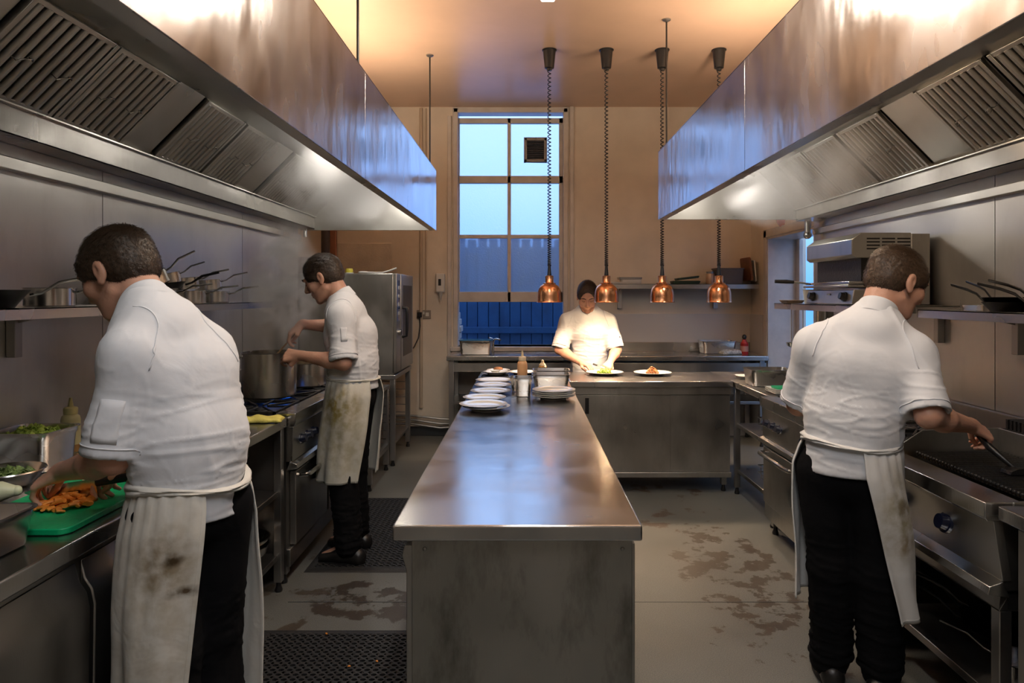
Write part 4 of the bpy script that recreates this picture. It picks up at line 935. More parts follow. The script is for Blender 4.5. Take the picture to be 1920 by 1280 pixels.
obj('bottle_body', MB().lathe([(0, 0), (.028, 0), (.03, .01), (.03, .08), (.014, .1), (.012, .13)], (2.02, 7.10, zs), 20), M_white, r); obj('cap', MB().lathe([(.016, .105), (.018, .15), (0, .152)], (2.02, 7.10, zs), 20), mat('orange_cap', (.6, .2, .06), .4), r); base(r)
one('storage_box', MB().loft([rrect(.36, .20, .02, 0), rrect(.38, .22, .02, .15), rrect(.40, .24, .02, .152), rrect(.40, .24, .02, .165)]).xf(Matrix.Translation((2.12, 7.15, zs)) @ Matrix.Scale(.72, 4, (1, 0, 0))), mat('grey_crate', (.10, .09, .085), .5), 'dark grey storage box at the right end of the back shelf', 'box')
one('chopping_board', MB().loft([rrect(.24, .30, .03, 0), rrect(.24, .30, .03, .022)]).xf(Matrix.Translation((2.305, 7.15, zs+.155)) @ Matrix.Rotation(PI/2-.12, 4, 'Y')), M_wood, 'dark wooden chopping board leaning upright on the back shelf', 'board', bevel=.003)
one('chopping_board', MB().loft([rrect(.22, .26, .02, 0), rrect(.22, .26, .02, .014)]).xf(Matrix.Translation((2.352, 7.13, zs+.135)) @ Matrix.Rotation(PI/2-.10, 4, 'Y')), M_white, 'white chopping board leaning at the right end of the back shelf', 'board', bevel=.002)
# right side table items
gn(.31, .22, .12, (1.76, 4.93, ZT), 0, 'steel container on the corner of the right side table')
one('white_dish', MB().loft([rrect(.12, .12, .03, 0), rrect(.16, .16, .04, .025), rrect(.15, .15, .04, .026), rrect(.10, .10, .03, .006)]).xf(Matrix.Translation((1.72, 5.32, ZT))), M_china, 'small square white dish left of the container on the right side table', 'dish')
for k in range(3):
    one('shallow_tray', MB().loft([rrect(.22, .18, .01, 0), rrect(.24, .20, .012, .014), rrect(.225, .185, .01, .0145), rrect(.21, .17, .01, .003)]).xf(Matrix.Translation((1.73, 4.51, ZT+k*.012))), M_china, ('bottom', 'middle', 'top')[k]+' of the shallow white trays near the right range', 'tray', 'shallow trays on the right side table')
one('green_lid', MB().loft([rrect(.17, .13, .02, 0), rrect(.18, .14, .02, .012), rrect(.17, .13, .02, .013)]).xf(Matrix.Translation((1.73, 4.51, ZT+.032))), M_green, 'bright green lid lying in the top shallow tray', 'lid')
# salamander shelf items
one('saucer', MB().loft([rrect(.10, .12, .02, 0), rrect(.13, .15, .02, .02), rrect(.12, .14, .02, .021), rrect(.09, .1, .02, .005)]).xf(Matrix.Translation((1.78, 4.56, 1.446))), mat('tan_dish', (.5, .38, .27), .4), 'tan shallow dish at the far end of the salamander shelf', 'dish')
one('white_tub', MB().lathe([(0, 0), (.04, 0), (.05, .085), (.052, .09), (.047, .09), (.038, .005), (0, .004)], (1.83, 4.37, 1.446), 28), M_white, 'white tub beside the salamander on its shelf', 'tub')
# utensils hanging under the shelf
for k, (y, ln_, lab) in enumerate([(4.62, .22, 'ladle'), (4.50, .26, 'skimmer'), (4.36, .24, 'spatula')]):
    r = empty(lab, 'steel %s hanging below the salamander shelf' % lab, 'utensil'); x = 1.80+.03*k
    obj('utensil_handle', MB().tube([(x, y, 1.40), (x, y, 1.40-ln_)], .005, 8, rb=.003), M_pan, r)
    obj('utensil_head', MB().lathe([(0, -.035), (.025, -.025), (.035, 0), (.033, 0), (0, -.032)], (x, y, 1.40-ln_), 20) if k < 2 else MB().box(x-.004, x+.004, y-.035, y+.035, 1.40-ln_-.09, 1.40-ln_), M_pan, r)
    obj('hook', MB().tube([(x, y, 1.40), (x, y, 1.412)], .003, 6), M_pan, r); base(r)
r = empty('steel_jug', 'tall steel jug hanging beneath the salamander shelf end', 'jug')
obj('jug_body', MB().lathe([(0, 0), (.055, 0), (.06, .01), (.052, .19), (.056, .20), (.05, .2), (.05, .01), (0, .006)], (1.95, 4.44, 1.20), 32), M_pot, r); base(r)
r = bpy.data.objects[r.name]

# ------------------------------------------------------------------ left prep counter food
gn(.22, .20, .148, (-1.85, 2.57, ZT), 0, 'deep steel container of chopped lettuce beside the left wall')
o = obj('chopped_lettuce', leaves(-1.85, 2.57, ZT+.118, .09, .08, .035, 150, .030), M_lettuce, solid=.0012); base(o); L_(o, 'chopped green lettuce heaped in the deep container', 'lettuce', kind='stuff')
o = gn(.30, .32, .10, (-1.435, 1.64, ZT), 0, 'empty shallow steel container at the near left picture corner')
r = empty('salad_bowl', 'small steel bowl with a rolled rim holding salad leaves', 'bowl'); c = (-1.745, 2.30, ZT)
obj('bowl', MB().lathe([(0, 0), (.05, 0), (.08, .02), (.105, .055), (.112, .06), (.110, .064), (.102, .060), (.078, .024), (0, .004)], c, 40), M_pan, r); base(r)
o = obj('salad_leaves', leaves(c[0], c[1], ZT+.035, .075, .075, .03, 90, .03), mat('mixed_leaves', (.16, .24, .07), .5, var=.6, vscale=20), solid=.001); base(o); L_(o, 'mixed salad leaves in the small steel bowl', 'salad', kind='stuff')
m = MB().tube([(-1.79, 2.08, ZT+.03), (-1.75, 2.10, ZT+.033), (-1.70, 2.13, ZT+.034), (-1.65, 2.15, ZT+.032), (-1.615, 2.165, ZT+.03)], [.012, .024, .030, .031, .016], 18); m.ball((-1.615, 2.165, ZT+.03), .017)
one('white_vegetable', m, mat('pale_radish', (.70, .72, .50), .4, bump=.1, var=.12, vscale=14), 'pale green white mooli lying by the salad bowl', 'vegetable'); bpy.data.objects['white_vegetable'].name = 'mooli'
bd = one('chopping_board', MB().loft([rrect(.335, .50, .03, ZT+.001), rrect(.335, .50, .03, ZT+.019)]).xf(Matrix.Translation((-1.405, 2.09, 0))), M_green, 'bright green plastic chopping board under the carrots', 'board', bevel=.003)
random.seed(5)
cm = MB(); a = [(.011*math.cos(t_)*1.0, .006*math.sin(t_)) for t_ in (2*PI*i/10 for i in range(10))]
cm.loft([[(x_, -.016, z_+.006) for x_, z_ in a], [(x_*1.15, 0, z_*1.1+.008) for x_, z_ in a], [(x_*.85, .016, z_*.9+.006) for x_, z_ in a]])
c0 = obj('carrot_piece', cm, M_carrot); L_(c0, 'chopped orange carrot piece in the pile on the green board', 'carrot', 'chopped carrot pieces on the green board')
for i in range(90):
    q = random.random()**.6; an = random.random()*6.28
    x_ = -1.375+.075*q*math.cos(an); y_ = 2.04+.075*q*math.sin(an); z_ = ZT+.0205+.022*(1-q)*random.random()*1.6
    o = c0 if i == 0 else dup(c0, (0, 0, 0)); o.location = (x_, y_, z_); o.rotation_euler = (random.uniform(-.3, .3), random.uniform(-.4, .4), random.random()*6.3); o.scale = (random.uniform(.6, 1.05),)*3
o = dup(c0, (-1.52, 1.99, ZT+.0205), .9, 'lone carrot piece lying left of the pile', None); 
if 'group' in o: del o['group']
o = one('lettuce_scrap', leaves(-1.34, 1.78, ZT+.004, .01, .01, .0, 3, .018), M_lettuce, 'tiny green scrap on the worktop below the board', 'lettuce')
o = one('cut_courgette', MB().cone((-1.44, 2.22, ZT+.045), (-1.36, 2.27, ZT+.045), .024, .022, 24), mat('cut_veg', (.72, .72, .45), .5), 'cut pale vegetable end behind the knife on the board', 'vegetable')

# ------------------------------------------------------------------ wall fittings
r = empty('paper_dispenser', 'white wall dispenser with a pointed nozzle left of the window', 'dispenser'); x_, y_ = (826-985)/1280*7.26, 7.22
obj('case', MB().box(x_-.045, x_+.045, YB-.09, YB-.001, 1.53, 1.73), M_white, r, bevel=.012)
obj('window', MB().box(x_-.018, x_+.012, YB-.093, YB-.089, 1.60, 1.67), M_plastic, r, bevel=.002)
obj('nozzle', MB().cone((x_, YB-.05, 1.53), (x_, YB-.05, 1.43), .026, .004, 16), M_paint, r); base(r); r.name = 'soap_dispenser'
r = empty('wall_socket', 'double steel wall socket with a black plug', 'socket'); x_ = (795-985)/1280*YB; z_ = E-(589-553)/1280*YB
obj('plate', MB().box(x_-.075, x_+.075, YB-.02, YB-.001, z_-.045, z_+.045), mat('brushed_plate', (.35, .30, .25), .4, .5), r, bevel=.004)
obj('outlet', MB().box(x_+.02, x_+.055, YB-.022, YB-.019, z_-.02, z_+.02), M_white, r)
obj('switch', MB().box(x_-.008, x_+.008, YB-.026, YB-.019, z_+.0, z_+.03), M_white, r)
base(r)
r = empty('power_cable', 'black plug and hanging cable from the wall socket to the oven', 'cable')
obj('plug', MB().box(x_-.065, x_-.015, YB-.06, YB-.021, z_-.03, z_+.025), M_plastic, r, bevel=.006)
obj('cable', MB().tube([(x_-.04, YB-.04, z_-.03), (x_-.035, YB-.04, z_-.12), (x_-.05, YB-.06, z_-.25), (x_-.09, YB-.1, z_-.34), (x_-.12, YB-.14, z_-.38), (x_-.11, YB-.2, z_-.46), (x_-.16, YB-.3, z_-.5)], .006, 8), M_plastic, r); base(r)
one('conduit', MB().tube([((799-985)/1280*YB, YB-.012, z_+.045), ((799-985)/1280*YB, YB-.012, ZC-.02)], .010, 10), M_pipe, 'painted conduit rising from the wall socket to the ceiling', 'conduit')
one('conduit', MB().tube([((790-985)/1280*YB, YB-.02, .3), ((790-985)/1280*YB, YB-.02, ZC-.02)], .018, 10), M_pipe, 'thicker painted pipe on the back wall left of the window', 'pipe')
m = MB()
for k, (z_, yy) in enumerate(((.22, .05), (.17, .06), (.13, .08))): m.tube([(-2.0, YB-yy, z_), (-1.2, YB-yy, z_+.01*math.sin(k)), (-.9, YB-yy-.02, z_-.03), (-.55, YB-yy, z_-.05+.02*k)], .011, 8)
one('floor_pipes', m, M_leg, 'dark pipes running low along the back wall under the counter', 'pipes'); 
x_ = -1.6
one('access_panel', MB().box((633-985)/1280*YB, (735-985)/1280*YB, YB-.012, YB-.001, E+.0, E+97/1280*YB), mat('painted_panel', (.68, .60, .50), .6, bump=.3, var=.15), 'painted boxed access panel on the back wall above the combi oven', 'panel', bevel=.004)
one('door_post', MB().box((620-985)/1280*YB, (632-985)/1280*YB, YB-.06, YB, .1, 2.4), mat('brown_timber', (.28, .12, .07), .6), 'brown timber post on the back wall behind the left chef', 'post', bevel=.004)
one('drain_pipe', MB().tube([((605-985)/1280*7.0, 7.1, .1), ((605-985)/1280*7.0, 7.1, 2.5)], .045, 16), mat('sooty_pipe', (.05, .035, .03), .5), 'dark vertical pipe behind the left chef', 'pipe')
one('rusty_bracket', MB().box(-2.55, -2.1, 7.18, 7.29, 1.72, 1.90).box(-2.5, -2.1, 7.1, 7.2, 1.60, 1.66), mat('rust_brown', (.16, .07, .045), .6, var=.4), 'rusty brown box on the wall at far left behind the oven', 'box')
# things on top of the combi oven
r = empty('yellow_tape', 'yellow roll on a white tub on top of the combi oven', 'tape'); c = (-1.60, 6.2, 1.69)
obj('roll', MB().lathe([(.012, .014), (.034, .014), (.036, .03), (.030, .05), (.012, .052)], c, 24), mat('yellow_plastic', (.65, .55, .06), .4), r); obj('base', MB().lathe([(0, 0), (.04, 0), (.04, .014), (0, .015)], c, 24), M_white, r); base(r)
r = empty('serving_spoon', 'white spoon with black tip lying on top of the combi oven', 'spoon')
obj('spoon_bowl', MB().ball((-1.47, 6.2, 1.705), (.05, .03, .013)), M_white, r); obj('spoon_handle', MB().tube([(-1.43, 6.2, 1.705), (-1.30, 6.2, 1.702), (-1.24, 6.2, 1.72), (-1.17, 6.2, 1.745)], .008, 8), M_white, r); base(r)
# alarm bell on the right wall
one('alarm_bell', MB().lathe([(0, .05), (.03, .045), (.06, .02), (.07, 0), (.068, 0), (0, .0)], n=28).xf(Matrix.Translation((2.41, 6.4, 2.20)) @ Matrix.Rotation(-PI/2, 4, 'Y')), mat('bell_red', (.5, .10, .05), .3), 'red alarm bell on the right wall above the doorway', 'bell')
# floor mats
def rubber_mat(x0, x1, y0, y1, lab):
    r = empty('rubber_mat', lab, 'floor mat'); p = .034; nx = int((x1-x0-.08)/p); ny = int((y1-y0-.08)/p); ox = (x0+x1)/2-nx*p/2; oy = (y0+y1)/2-ny*p/2
    m = MB(); z = .016
    def ring(cx, cy):
        out = []; inn = []
        for k in range(8):
            a = PI/8+k*PI/4; q = p/2/max(abs(math.cos(a)), abs(math.sin(a))); out.append((cx+q*math.cos(a), cy+q*math.sin(a), z))
            inn.append((cx+p*.36*math.cos(a), cy+p*.27*math.sin(a), z))
        return out, inn
    for i in range(nx):
        for j in range(ny):
            o_, i_ = ring(ox+(i+.5)*p, oy+(j+.5)*p); lo = [(a, b_, .002) for a, b_, c_ in i_]; n0 = len(m.v)
            fs = [(k, (k+1) % 8, 8+(k+1) % 8, 8+k) for k in range(8)]+[(8+k, 8+(k+1) % 8, 16+(k+1) % 8, 16+k) for k in range(8)]
            m.add(o_+i_+lo, fs)
    ex0, ex1, ey0, ey1 = ox, ox+nx*p, oy, oy+ny*p
    obj('mat_grid', m, M_rubber, r, angle=30)
    e = MB()
    R = lambda a, b_, c_, d, z_: [(a, c_, z_), (b_, c_, z_), (b_, d, z_), (a, d, z_)]
    e.loft([R(x0, x1, y0, y1, .001), R(x0+.01, x1-.01, y0+.01, y1-.01, .008), R(ex0-.005, ex1+.005, ey0-.005, ey1+.005, .017), R(ex0, ex1, ey0, ey1, .016), R(ex0, ex1, ey0, ey1, .002)], False, True)
    obj('mat_edge', e, M_rubber, r)
    return base(r)
rubber_mat(-1.17, -.39, 1.95, 3.05, 'black perforated rubber mat in the left foreground beside the island')
rubber_mat(-1.20, -.42, 3.69, 5.03, 'black perforated rubber mat under the chef at the stockpot')
random.seed(8)
for k in range(3):
    x_ = random.uniform(-.95, -.6); y_ = random.uniform(2.7, 3.0)
    o = dup(c0, (x_, y_, .017), random.random()*6, 'tiny food crumb on the near rubber mat', 'crumbs on the near mat', .35); o.name = 'crumb'; o['category'] = 'crumb'

# ------------------------------------------------------------------ steam
def steam(name, lo, hi, dens, fn, label, scale):
    m = bpy.data.materials.new(name); m.use_nodes = True; N = m.node_tree.nodes; L = m.node_tree.links; N.remove(N['Principled BSDF'])
    v = N.new('ShaderNodeVolumePrincipled'); v.inputs['Color'].default_value = (.95, .95, .95, 1); v.inputs['Anisotropy'].default_value = .3
    t = N.new('ShaderNodeTexCoord'); n = N.new('ShaderNodeTexNoise'); n.inputs['Scale'].default_value = scale; n.inputs['Detail'].default_value = 4; n.inputs['Distortion'].default_value = 1.0
    L.new(t.outputs['Object'], n.inputs[0])
    r = N.new('ShaderNodeMapRange'); r.inputs['From Min'].default_value = .45; r.inputs['From Max'].default_value = .75; r.inputs['To Max'].default_value = dens; L.new(n.outputs['Fac'], r.inputs['Value'])
    g = N.new('ShaderNodeTexGradient'); g.gradient_type = 'SPHERICAL'; mp = N.new('ShaderNodeMapping'); mp.inputs['Scale'].default_value = [2/(hi[i]-lo[i]) for i in range(3)]
    mp.inputs['Location'].default_value = (0, 0, -1); L.new(t.outputs['Object'], mp.inputs[0]); L.new(mp.outputs[0], g.inputs[0])
    mu = N.new('ShaderNodeMath'); mu.operation = 'MULTIPLY'; L.new(r.outputs[0], mu.inputs[0]); L.new(g.outputs[0], mu.inputs[1]); L.new(mu.outputs[0], v.inputs['Density'])
    L.new(v.outputs[0], N['Material Output'].inputs['Volume'])
    c = [(lo[i]+hi[i])/2 for i in range(3)]
    o = obj(name, MB().ball(c, [(hi[i]-lo[i])/2*1.0 for i in range(3)], 16, 10), m); base(o, (c[0], c[1], lo[2])); L_(o, label, 'steam', kind='stuff'); return o
if not globals().get('NOVOL'):
    steam('pot_steam', (-1.64, 3.80, 1.10), (-1.22, 4.36, 2.00), 45, None, 'steam rising from the big stockpot towards the hood', 5)
    steam('hood_steam', (-1.75, 3.2, 1.95), (-.85, 5.9, 2.62), 14, None, 'thin steam drifting under the far half of the left hood', 2.5)
    steam('grill_smoke', (1.25, 3.4, 1.90), (2.1, 5.1, 2.60), 14, None, 'thin smoke drifting under the far end of the right hood', 2.5)

# ------------------------------------------------------------------ implicit surfaces for bodies and clothes
class SDF:
    def __init__(s, lo, hi, h):
        s.lo = np.array(lo, float); s.h = h; s.n = np.ceil((np.array(hi)-s.lo)/h).astype(int)+1
        s.D = np.full(tuple(s.n), .5, np.float32)
        s.ax = [(s.lo[i]+h*np.arange(s.n[i])).astype(np.float32) for i in range(3)]
    def sl(s, a, b, pad):
        i0 = np.maximum(0, np.floor((np.minimum(a, b)-pad-s.lo)/s.h).astype(int)); i1 = np.minimum(s.n, np.ceil((np.maximum(a, b)+pad-s.lo)/s.h).astype(int)+1)
        i1 = np.maximum(i1, i0+1)
        sl = tuple(slice(i0[k], i1[k]) for k in range(3))
        return sl, s.ax[0][sl[0]][:, None, None], s.ax[1][sl[1]][None, :, None], s.ax[2][sl[2]][None, None, :]
    def put(s, sl, d, k, op):
        A = s.D[sl]
        if A.size == 0: return
        if op == 'add':
            h = np.clip(.5+.5*(A-d)/k, 0, 1); s.D[sl] = A*(1-h)+d*h-k*h*(1-h)
        else:
            d = -d; h = np.clip(.5+.5*(d-A)/k, 0, 1); s.D[sl] = A*(1-h)+d*h+k*h*(1-h)
    def seg(s, a, b, ra, rb, k=.012, op='add'):
        a = np.array(a, float); b = np.array(b, float); sl, X, Y, Z = s.sl(a, b, max(ra, rb)+k+.025)
        v = b-a; vv = max(v@v, 1e-9); t = np.clip(((X-a[0])*v[0]+(Y-a[1])*v[1]+(Z-a[2])*v[2])/vv, 0, 1)
        d = np.sqrt((X-a[0]-t*v[0])**2+(Y-a[1]-t*v[1])**2+(Z-a[2]-t*v[2])**2)-(ra+(rb-ra)*t)
        s.put(sl, d.astype(np.float32), k, op)
    def eseg(s, a, b, ra, rb, R, F, k=.02, op='add', cap=None, p=2):
        """chain link with an elliptical section: ra=(right,forward) at a, rb at b"""
        a = np.array(a, float); b = np.array(b, float); R = np.array(R, float); v = b-a; L = np.linalg.norm(v); w_ = v/L
        R = R-w_*(R@w_); R /= np.linalg.norm(R); F = np.cross(w_, R); F = F if F@np.array(_F(F)) >= 0 else F
        m = max(*ra, *rb); sl, X, Y, Z = s.sl(a, b, m+k+.03)
        q = (X-a[0], Y-a[1], Z-a[2]); dot = lambda u: q[0]*u[0]+q[1]*u[1]+q[2]*u[2]
        h = dot(w_); t = np.clip(h/L, 0, 1); rx = ra[0]+(rb[0]-ra[0])*t; ry = ra[1]+(rb[1]-ra[1])*t
        mn = np.minimum(rx, ry); e = (h-t*L)/(cap or mn)
        d = (((np.abs(dot(R))/rx)**p+(np.abs(dot(F))/ry)**p+np.abs(e)**p)**(1/p)-1)*mn
        s.put(sl, d.astype(np.float32), k, op)
    def ell(s, c, r, axes=None, k=.01, op='add'):
        c = np.array(c, float); A = np.eye(3) if axes is None else np.array(axes, float); m = max(r); sl, X, Y, Z = s.sl(c, c, m+k+.02)
        q = (X-c[0], Y-c[1], Z-c[2]); u = [(q[0]*A[i][0]+q[1]*A[i][1]+q[2]*A[i][2]) for i in range(3)]
        k0 = np.sqrt(sum((u[i]/r[i])**2 for i in range(3))); k1 = np.sqrt(sum((u[i]/r[i]**2)**2 for i in range(3)))+1e-6
        s.put(sl, (k0*(k0-1)/k1).astype(np.float32), k, op)
    def cyl(s, a, b, r, k=.004, op='sub'):
        a = np.array(a, float); b = np.array(b, float); v = b-a; L = np.linalg.norm(v); w_ = v/L; sl, X, Y, Z = s.sl(a, b, r+k+.02)
        h = (X-a[0])*w_[0]+(Y-a[1])*w_[1]+(Z-a[2])*w_[2]
        rr = np.sqrt(np.maximum(0, (X-a[0])**2+(Y-a[1])**2+(Z-a[2])**2-h*h))
        s.put(sl, np.maximum(rr-r, np.maximum(-h, h-L)).astype(np.float32), k, op)
    def below(s, z): s.D = np.maximum(s.D, (z-s.ax[2])[None, None, :])
    def mesh(s):
        D = s.D; S = D < 0
        c = np.zeros(tuple(n-1 for n in D.shape), np.uint8)
        for i in (0, 1):
            for j in (0, 1):
                for k in (0, 1): c += S[i:S.shape[0]-1+i, j:S.shape[1]-1+j, k:S.shape[2]-1+k]
        I = np.argwhere((c > 0) & (c < 8)); idx = np.full(c.shape, -1, np.int32); idx[I[:, 0], I[:, 1], I[:, 2]] = np.arange(len(I))
        pos = np.zeros((len(I), 3)); cnt = np.zeros(len(I))
        C = [(i, j, k) for i in (0, 1) for j in (0, 1) for k in (0, 1)]
        for a in C:
            for ax in range(3):
                if a[ax]: continue
                b = list(a); b[ax] = 1
                da = D[I[:, 0]+a[0], I[:, 1]+a[1], I[:, 2]+a[2]]; db = D[I[:, 0]+b[0], I[:, 1]+b[1], I[:, 2]+b[2]]
                m = (da < 0) != (db < 0); t = np.where(m, da/np.where(m, da-db, 1), 0)
                p = np.array(a)[None, :]+np.zeros((len(I), 3)); p[:, ax] += t; pos[m] += p[m]; cnt[m] += 1
        V = s.lo+(I+pos/cnt[:, None])*s.h; F = []
        for ax in range(3):
            u, v = [(1, 2), (2, 0), (0, 1)][ax]
            A = np.swapaxes(S, 0, 0); s0 = [slice(None)]*3; s1 = [slice(None)]*3; s0[ax] = slice(0, -1); s1[ax] = slice(1, None)
            E0 = S[tuple(s0)]; E1 = S[tuple(s1)]; K = np.argwhere(E0 != E1); K = K[(K[:, u] > 0) & (K[:, v] > 0) & (K[:, u] < S.shape[u]-1) & (K[:, v] < S.shape[v]-1)]
            fl = E0[K[:, 0], K[:, 1], K[:, 2]]
            def g(du, dv): Q = K.copy(); Q[:, u] -= du; Q[:, v] -= dv; return idx[Q[:, 0], Q[:, 1], Q[:, 2]]
            q = np.stack([g(1, 1), g(0, 1), g(0, 0), g(1, 0)], 1); q[~fl] = q[~fl][:, ::-1]; F.append(q)
        F = np.concatenate(F); F = F[(F >= 0).all(1)]
        return V, F
def _F(f): return f
def sdf_obj(name, s, material, parent, disp=None, smooth=0):
    V, F = s.mesh()
    me = bpy.data.meshes.new(name); me.vertices.add(len(V)); me.vertices.foreach_set('co', V.astype(np.float32).ravel())
    me.loops.add(F.size); me.loops.foreach_set('vertex_index', F.astype(np.int32).ravel()); me.polygons.add(len(F))
    me.polygons.foreach_set('loop_start', np.arange(0, F.size, 4, dtype=np.int32)); me.update(calc_edges=True); me.validate()
    me.polygons.foreach_set('use_smooth', [True]*len(me.polygons)); me.materials.append(material)
    if smooth:
        ed = np.empty(len(me.edges)*2, np.int32); me.edges.foreach_get('vertices', ed); ed = ed.reshape(-1, 2)
        for it in range(smooth):
            acc = np.zeros_like(V); cn = np.zeros(len(V)); np.add.at(acc, ed[:, 0], V[ed[:, 1]]); np.add.at(acc, ed[:, 1], V[ed[:, 0]]); np.add.at(cn, ed.ravel(), 1)
            V = V*.5+.5*acc/np.maximum(cn, 1)[:, None]
        me.vertices.foreach_set('co', V.astype(np.float32).ravel()); me.update()
    if disp:
        nr = np.empty(len(V)*3, np.float32); me.vertices.foreach_get('normal', nr); nr = nr.reshape(-1, 3)
        V = V+nr*disp(V)[:, None]; me.vertices.foreach_set('co', V.astype(np.float32).ravel()); me.update()
    o = bpy.data.objects.new(name, me); COL.objects.link(o); o.parent = parent
    return o
def nz(V, f, seed=0, warp=0):
    """cheap smooth pseudo-noise, sum of warped sines in [-1,1]"""
    r = np.random.RandomState(seed); out = np.zeros(len(V)); P_ = V*f
    if warp: P_ = P_+warp*np.sin(P_[:, [1, 2, 0]]*1.7+r.rand(3)*6)
    for i in range(6):
        d = r.randn(3); d /= np.linalg.norm(d); out += np.sin(P_@d*(1+.5*i/3)+r.rand()*6.28)
    return out/3.2
def ridge(V, sc3, seed, warp=.8, sharp=2.5):
    n = nz(V*np.array(sc3), 1.0, seed, warp); return np.clip(1-np.abs(n)*1.9, 0, 1)**sharp
def folds(V, seed, folds_at, amp=.004):
    """cloth folds: long soft drapes, sharper irregular creases, and creases gathered near given lines"""
    d = amp*.9*nz(V, 7, seed, 1.5)+amp*.8*ridge(V, (11, 11, 3), seed+3, 1.0, 1.6)+amp*.22*ridge(V, (24, 24, 12), seed+4, 1.5)
    for (a, b, wd, am, wl) in folds_at:
        a = np.array(a); b = np.array(b); v = b-a; L = np.linalg.norm(v); w_ = v/L; q = V-a; h = q@w_; rad = q-h[:, None]*w_
        rr = np.linalg.norm(rad, axis=1); m = np.exp(-(rr/wd)**2)*np.exp(-(np.clip(np.abs(h-L/2)-L/2, 0, None)/(wd*.6))**2)
        s3 = (h/wl*3.0)[:, None]*w_+rad*9          # creases run round the line, short and broken
        d += am*m*(ridge(s3, (1, 1, 1), seed+7, 1.6, 1.8)-.25)
    return d
def wrap(name, rows, target, m=None, th=.0022):
    o = obj(name, MB().grid(rows), m or M_jacket, target, angle=80)
    md = o.modifiers.new('lay', 'SHRINKWRAP'); md.target = target; md.wrap_method = 'NEAREST_SURFACEPOINT'; md.wrap_mode = 'OUTSIDE_SURFACE'; md.offset = .0012
    md = o.modifiers.new('solid', 'SOLIDIFY'); md.thickness = th; md.offset = 0
    return o
def uvec(v): v = np.array(v, float); return v/np.linalg.norm(v)

def head_prims(s, c, Fh, tilt=0, sc_=1.0, up=(0, 0, 1)):
    """adult male head; local axes x right, y forward, z up"""
    Fh = uvec(Fh); R = uvec(np.cross(Fh, up)); U = np.cross(R, Fh)
    if tilt: R, U = R*math.cos(tilt)+U*math.sin(tilt), U*math.cos(tilt)-R*math.sin(tilt)
    A = np.array([R, Fh, U]); c = np.array(c, float)
    W = lambda x, y, z: c+sc_*(R*x+Fh*y+U*z)
    q = lambda *r: [a*sc_ for a in r]
    s.ell(W(0, -.012, .035), q(.074, .096, .086), A, .01)
    s.ell(W(0, .028, -.005), q(.065, .062, .085), A, .02)
    s.ell(W(0, .032, -.062), q(.054, .056, .046), A, .02)
    s.ell(W(0, .066, -.096), q(.024, .020, .018), A, .015)
    for sg in (-1, 1):
        s.ell(W(sg*.042, .056, -.020), q(.026, .026, .028), A, .015)
        s.seg(W(sg*.048, .000, -.055), W(sg*.030, .055, -.092), .018*sc_, .016*sc_, .02)
        s.ell(W(sg*.032, .096, .010), q(.017, .012, .012), A, .010, 'sub')
        s.ell(W(sg*.031, .078, .009), q(.0135, .0115, .0105), A, .003)
        s.seg(W(sg*.014, .090, .028), W(sg*.048, .078, .030), .0075*sc_, .006*sc_, .010)
        s.ell(W(sg*.0125, .100, -.028), q(.008, .009, .008), A, .006)
        # ear
        s.ell(W(sg*.0775, -.008, .000), q(.0095, .0175, .0300), A, .005)
        s.ell(W(sg*.0895, -.003, .004), q(.0085, .0095, .0170), A, .003, 'sub')
        s.ell(W(sg*.079, -.002, -.026), q(.007, .010, .011), A, .005)
    s.seg(W(0, .086, .022), W(0, .110, -.022), .0075*sc_, .0105*sc_, .008)
    s.ell(W(0, .108, -.025), q(.010, .010, .009), A, .005)
    s.seg(W(-.019, .083, -.052), W(.019, .083, -.052), .006*sc_, .006*sc_, .005); s.ell(W(0, .089, -.053), q(.016, .006, .005), A, .003)
    s.ell(W(0, .087, -.064), q(.017, .007, .006), A, .004)
    s.seg(W(-.02, .0935, -.0585), W(.02, .0935, -.0585), .0022, .0022, .003, 'sub')
    return W, A
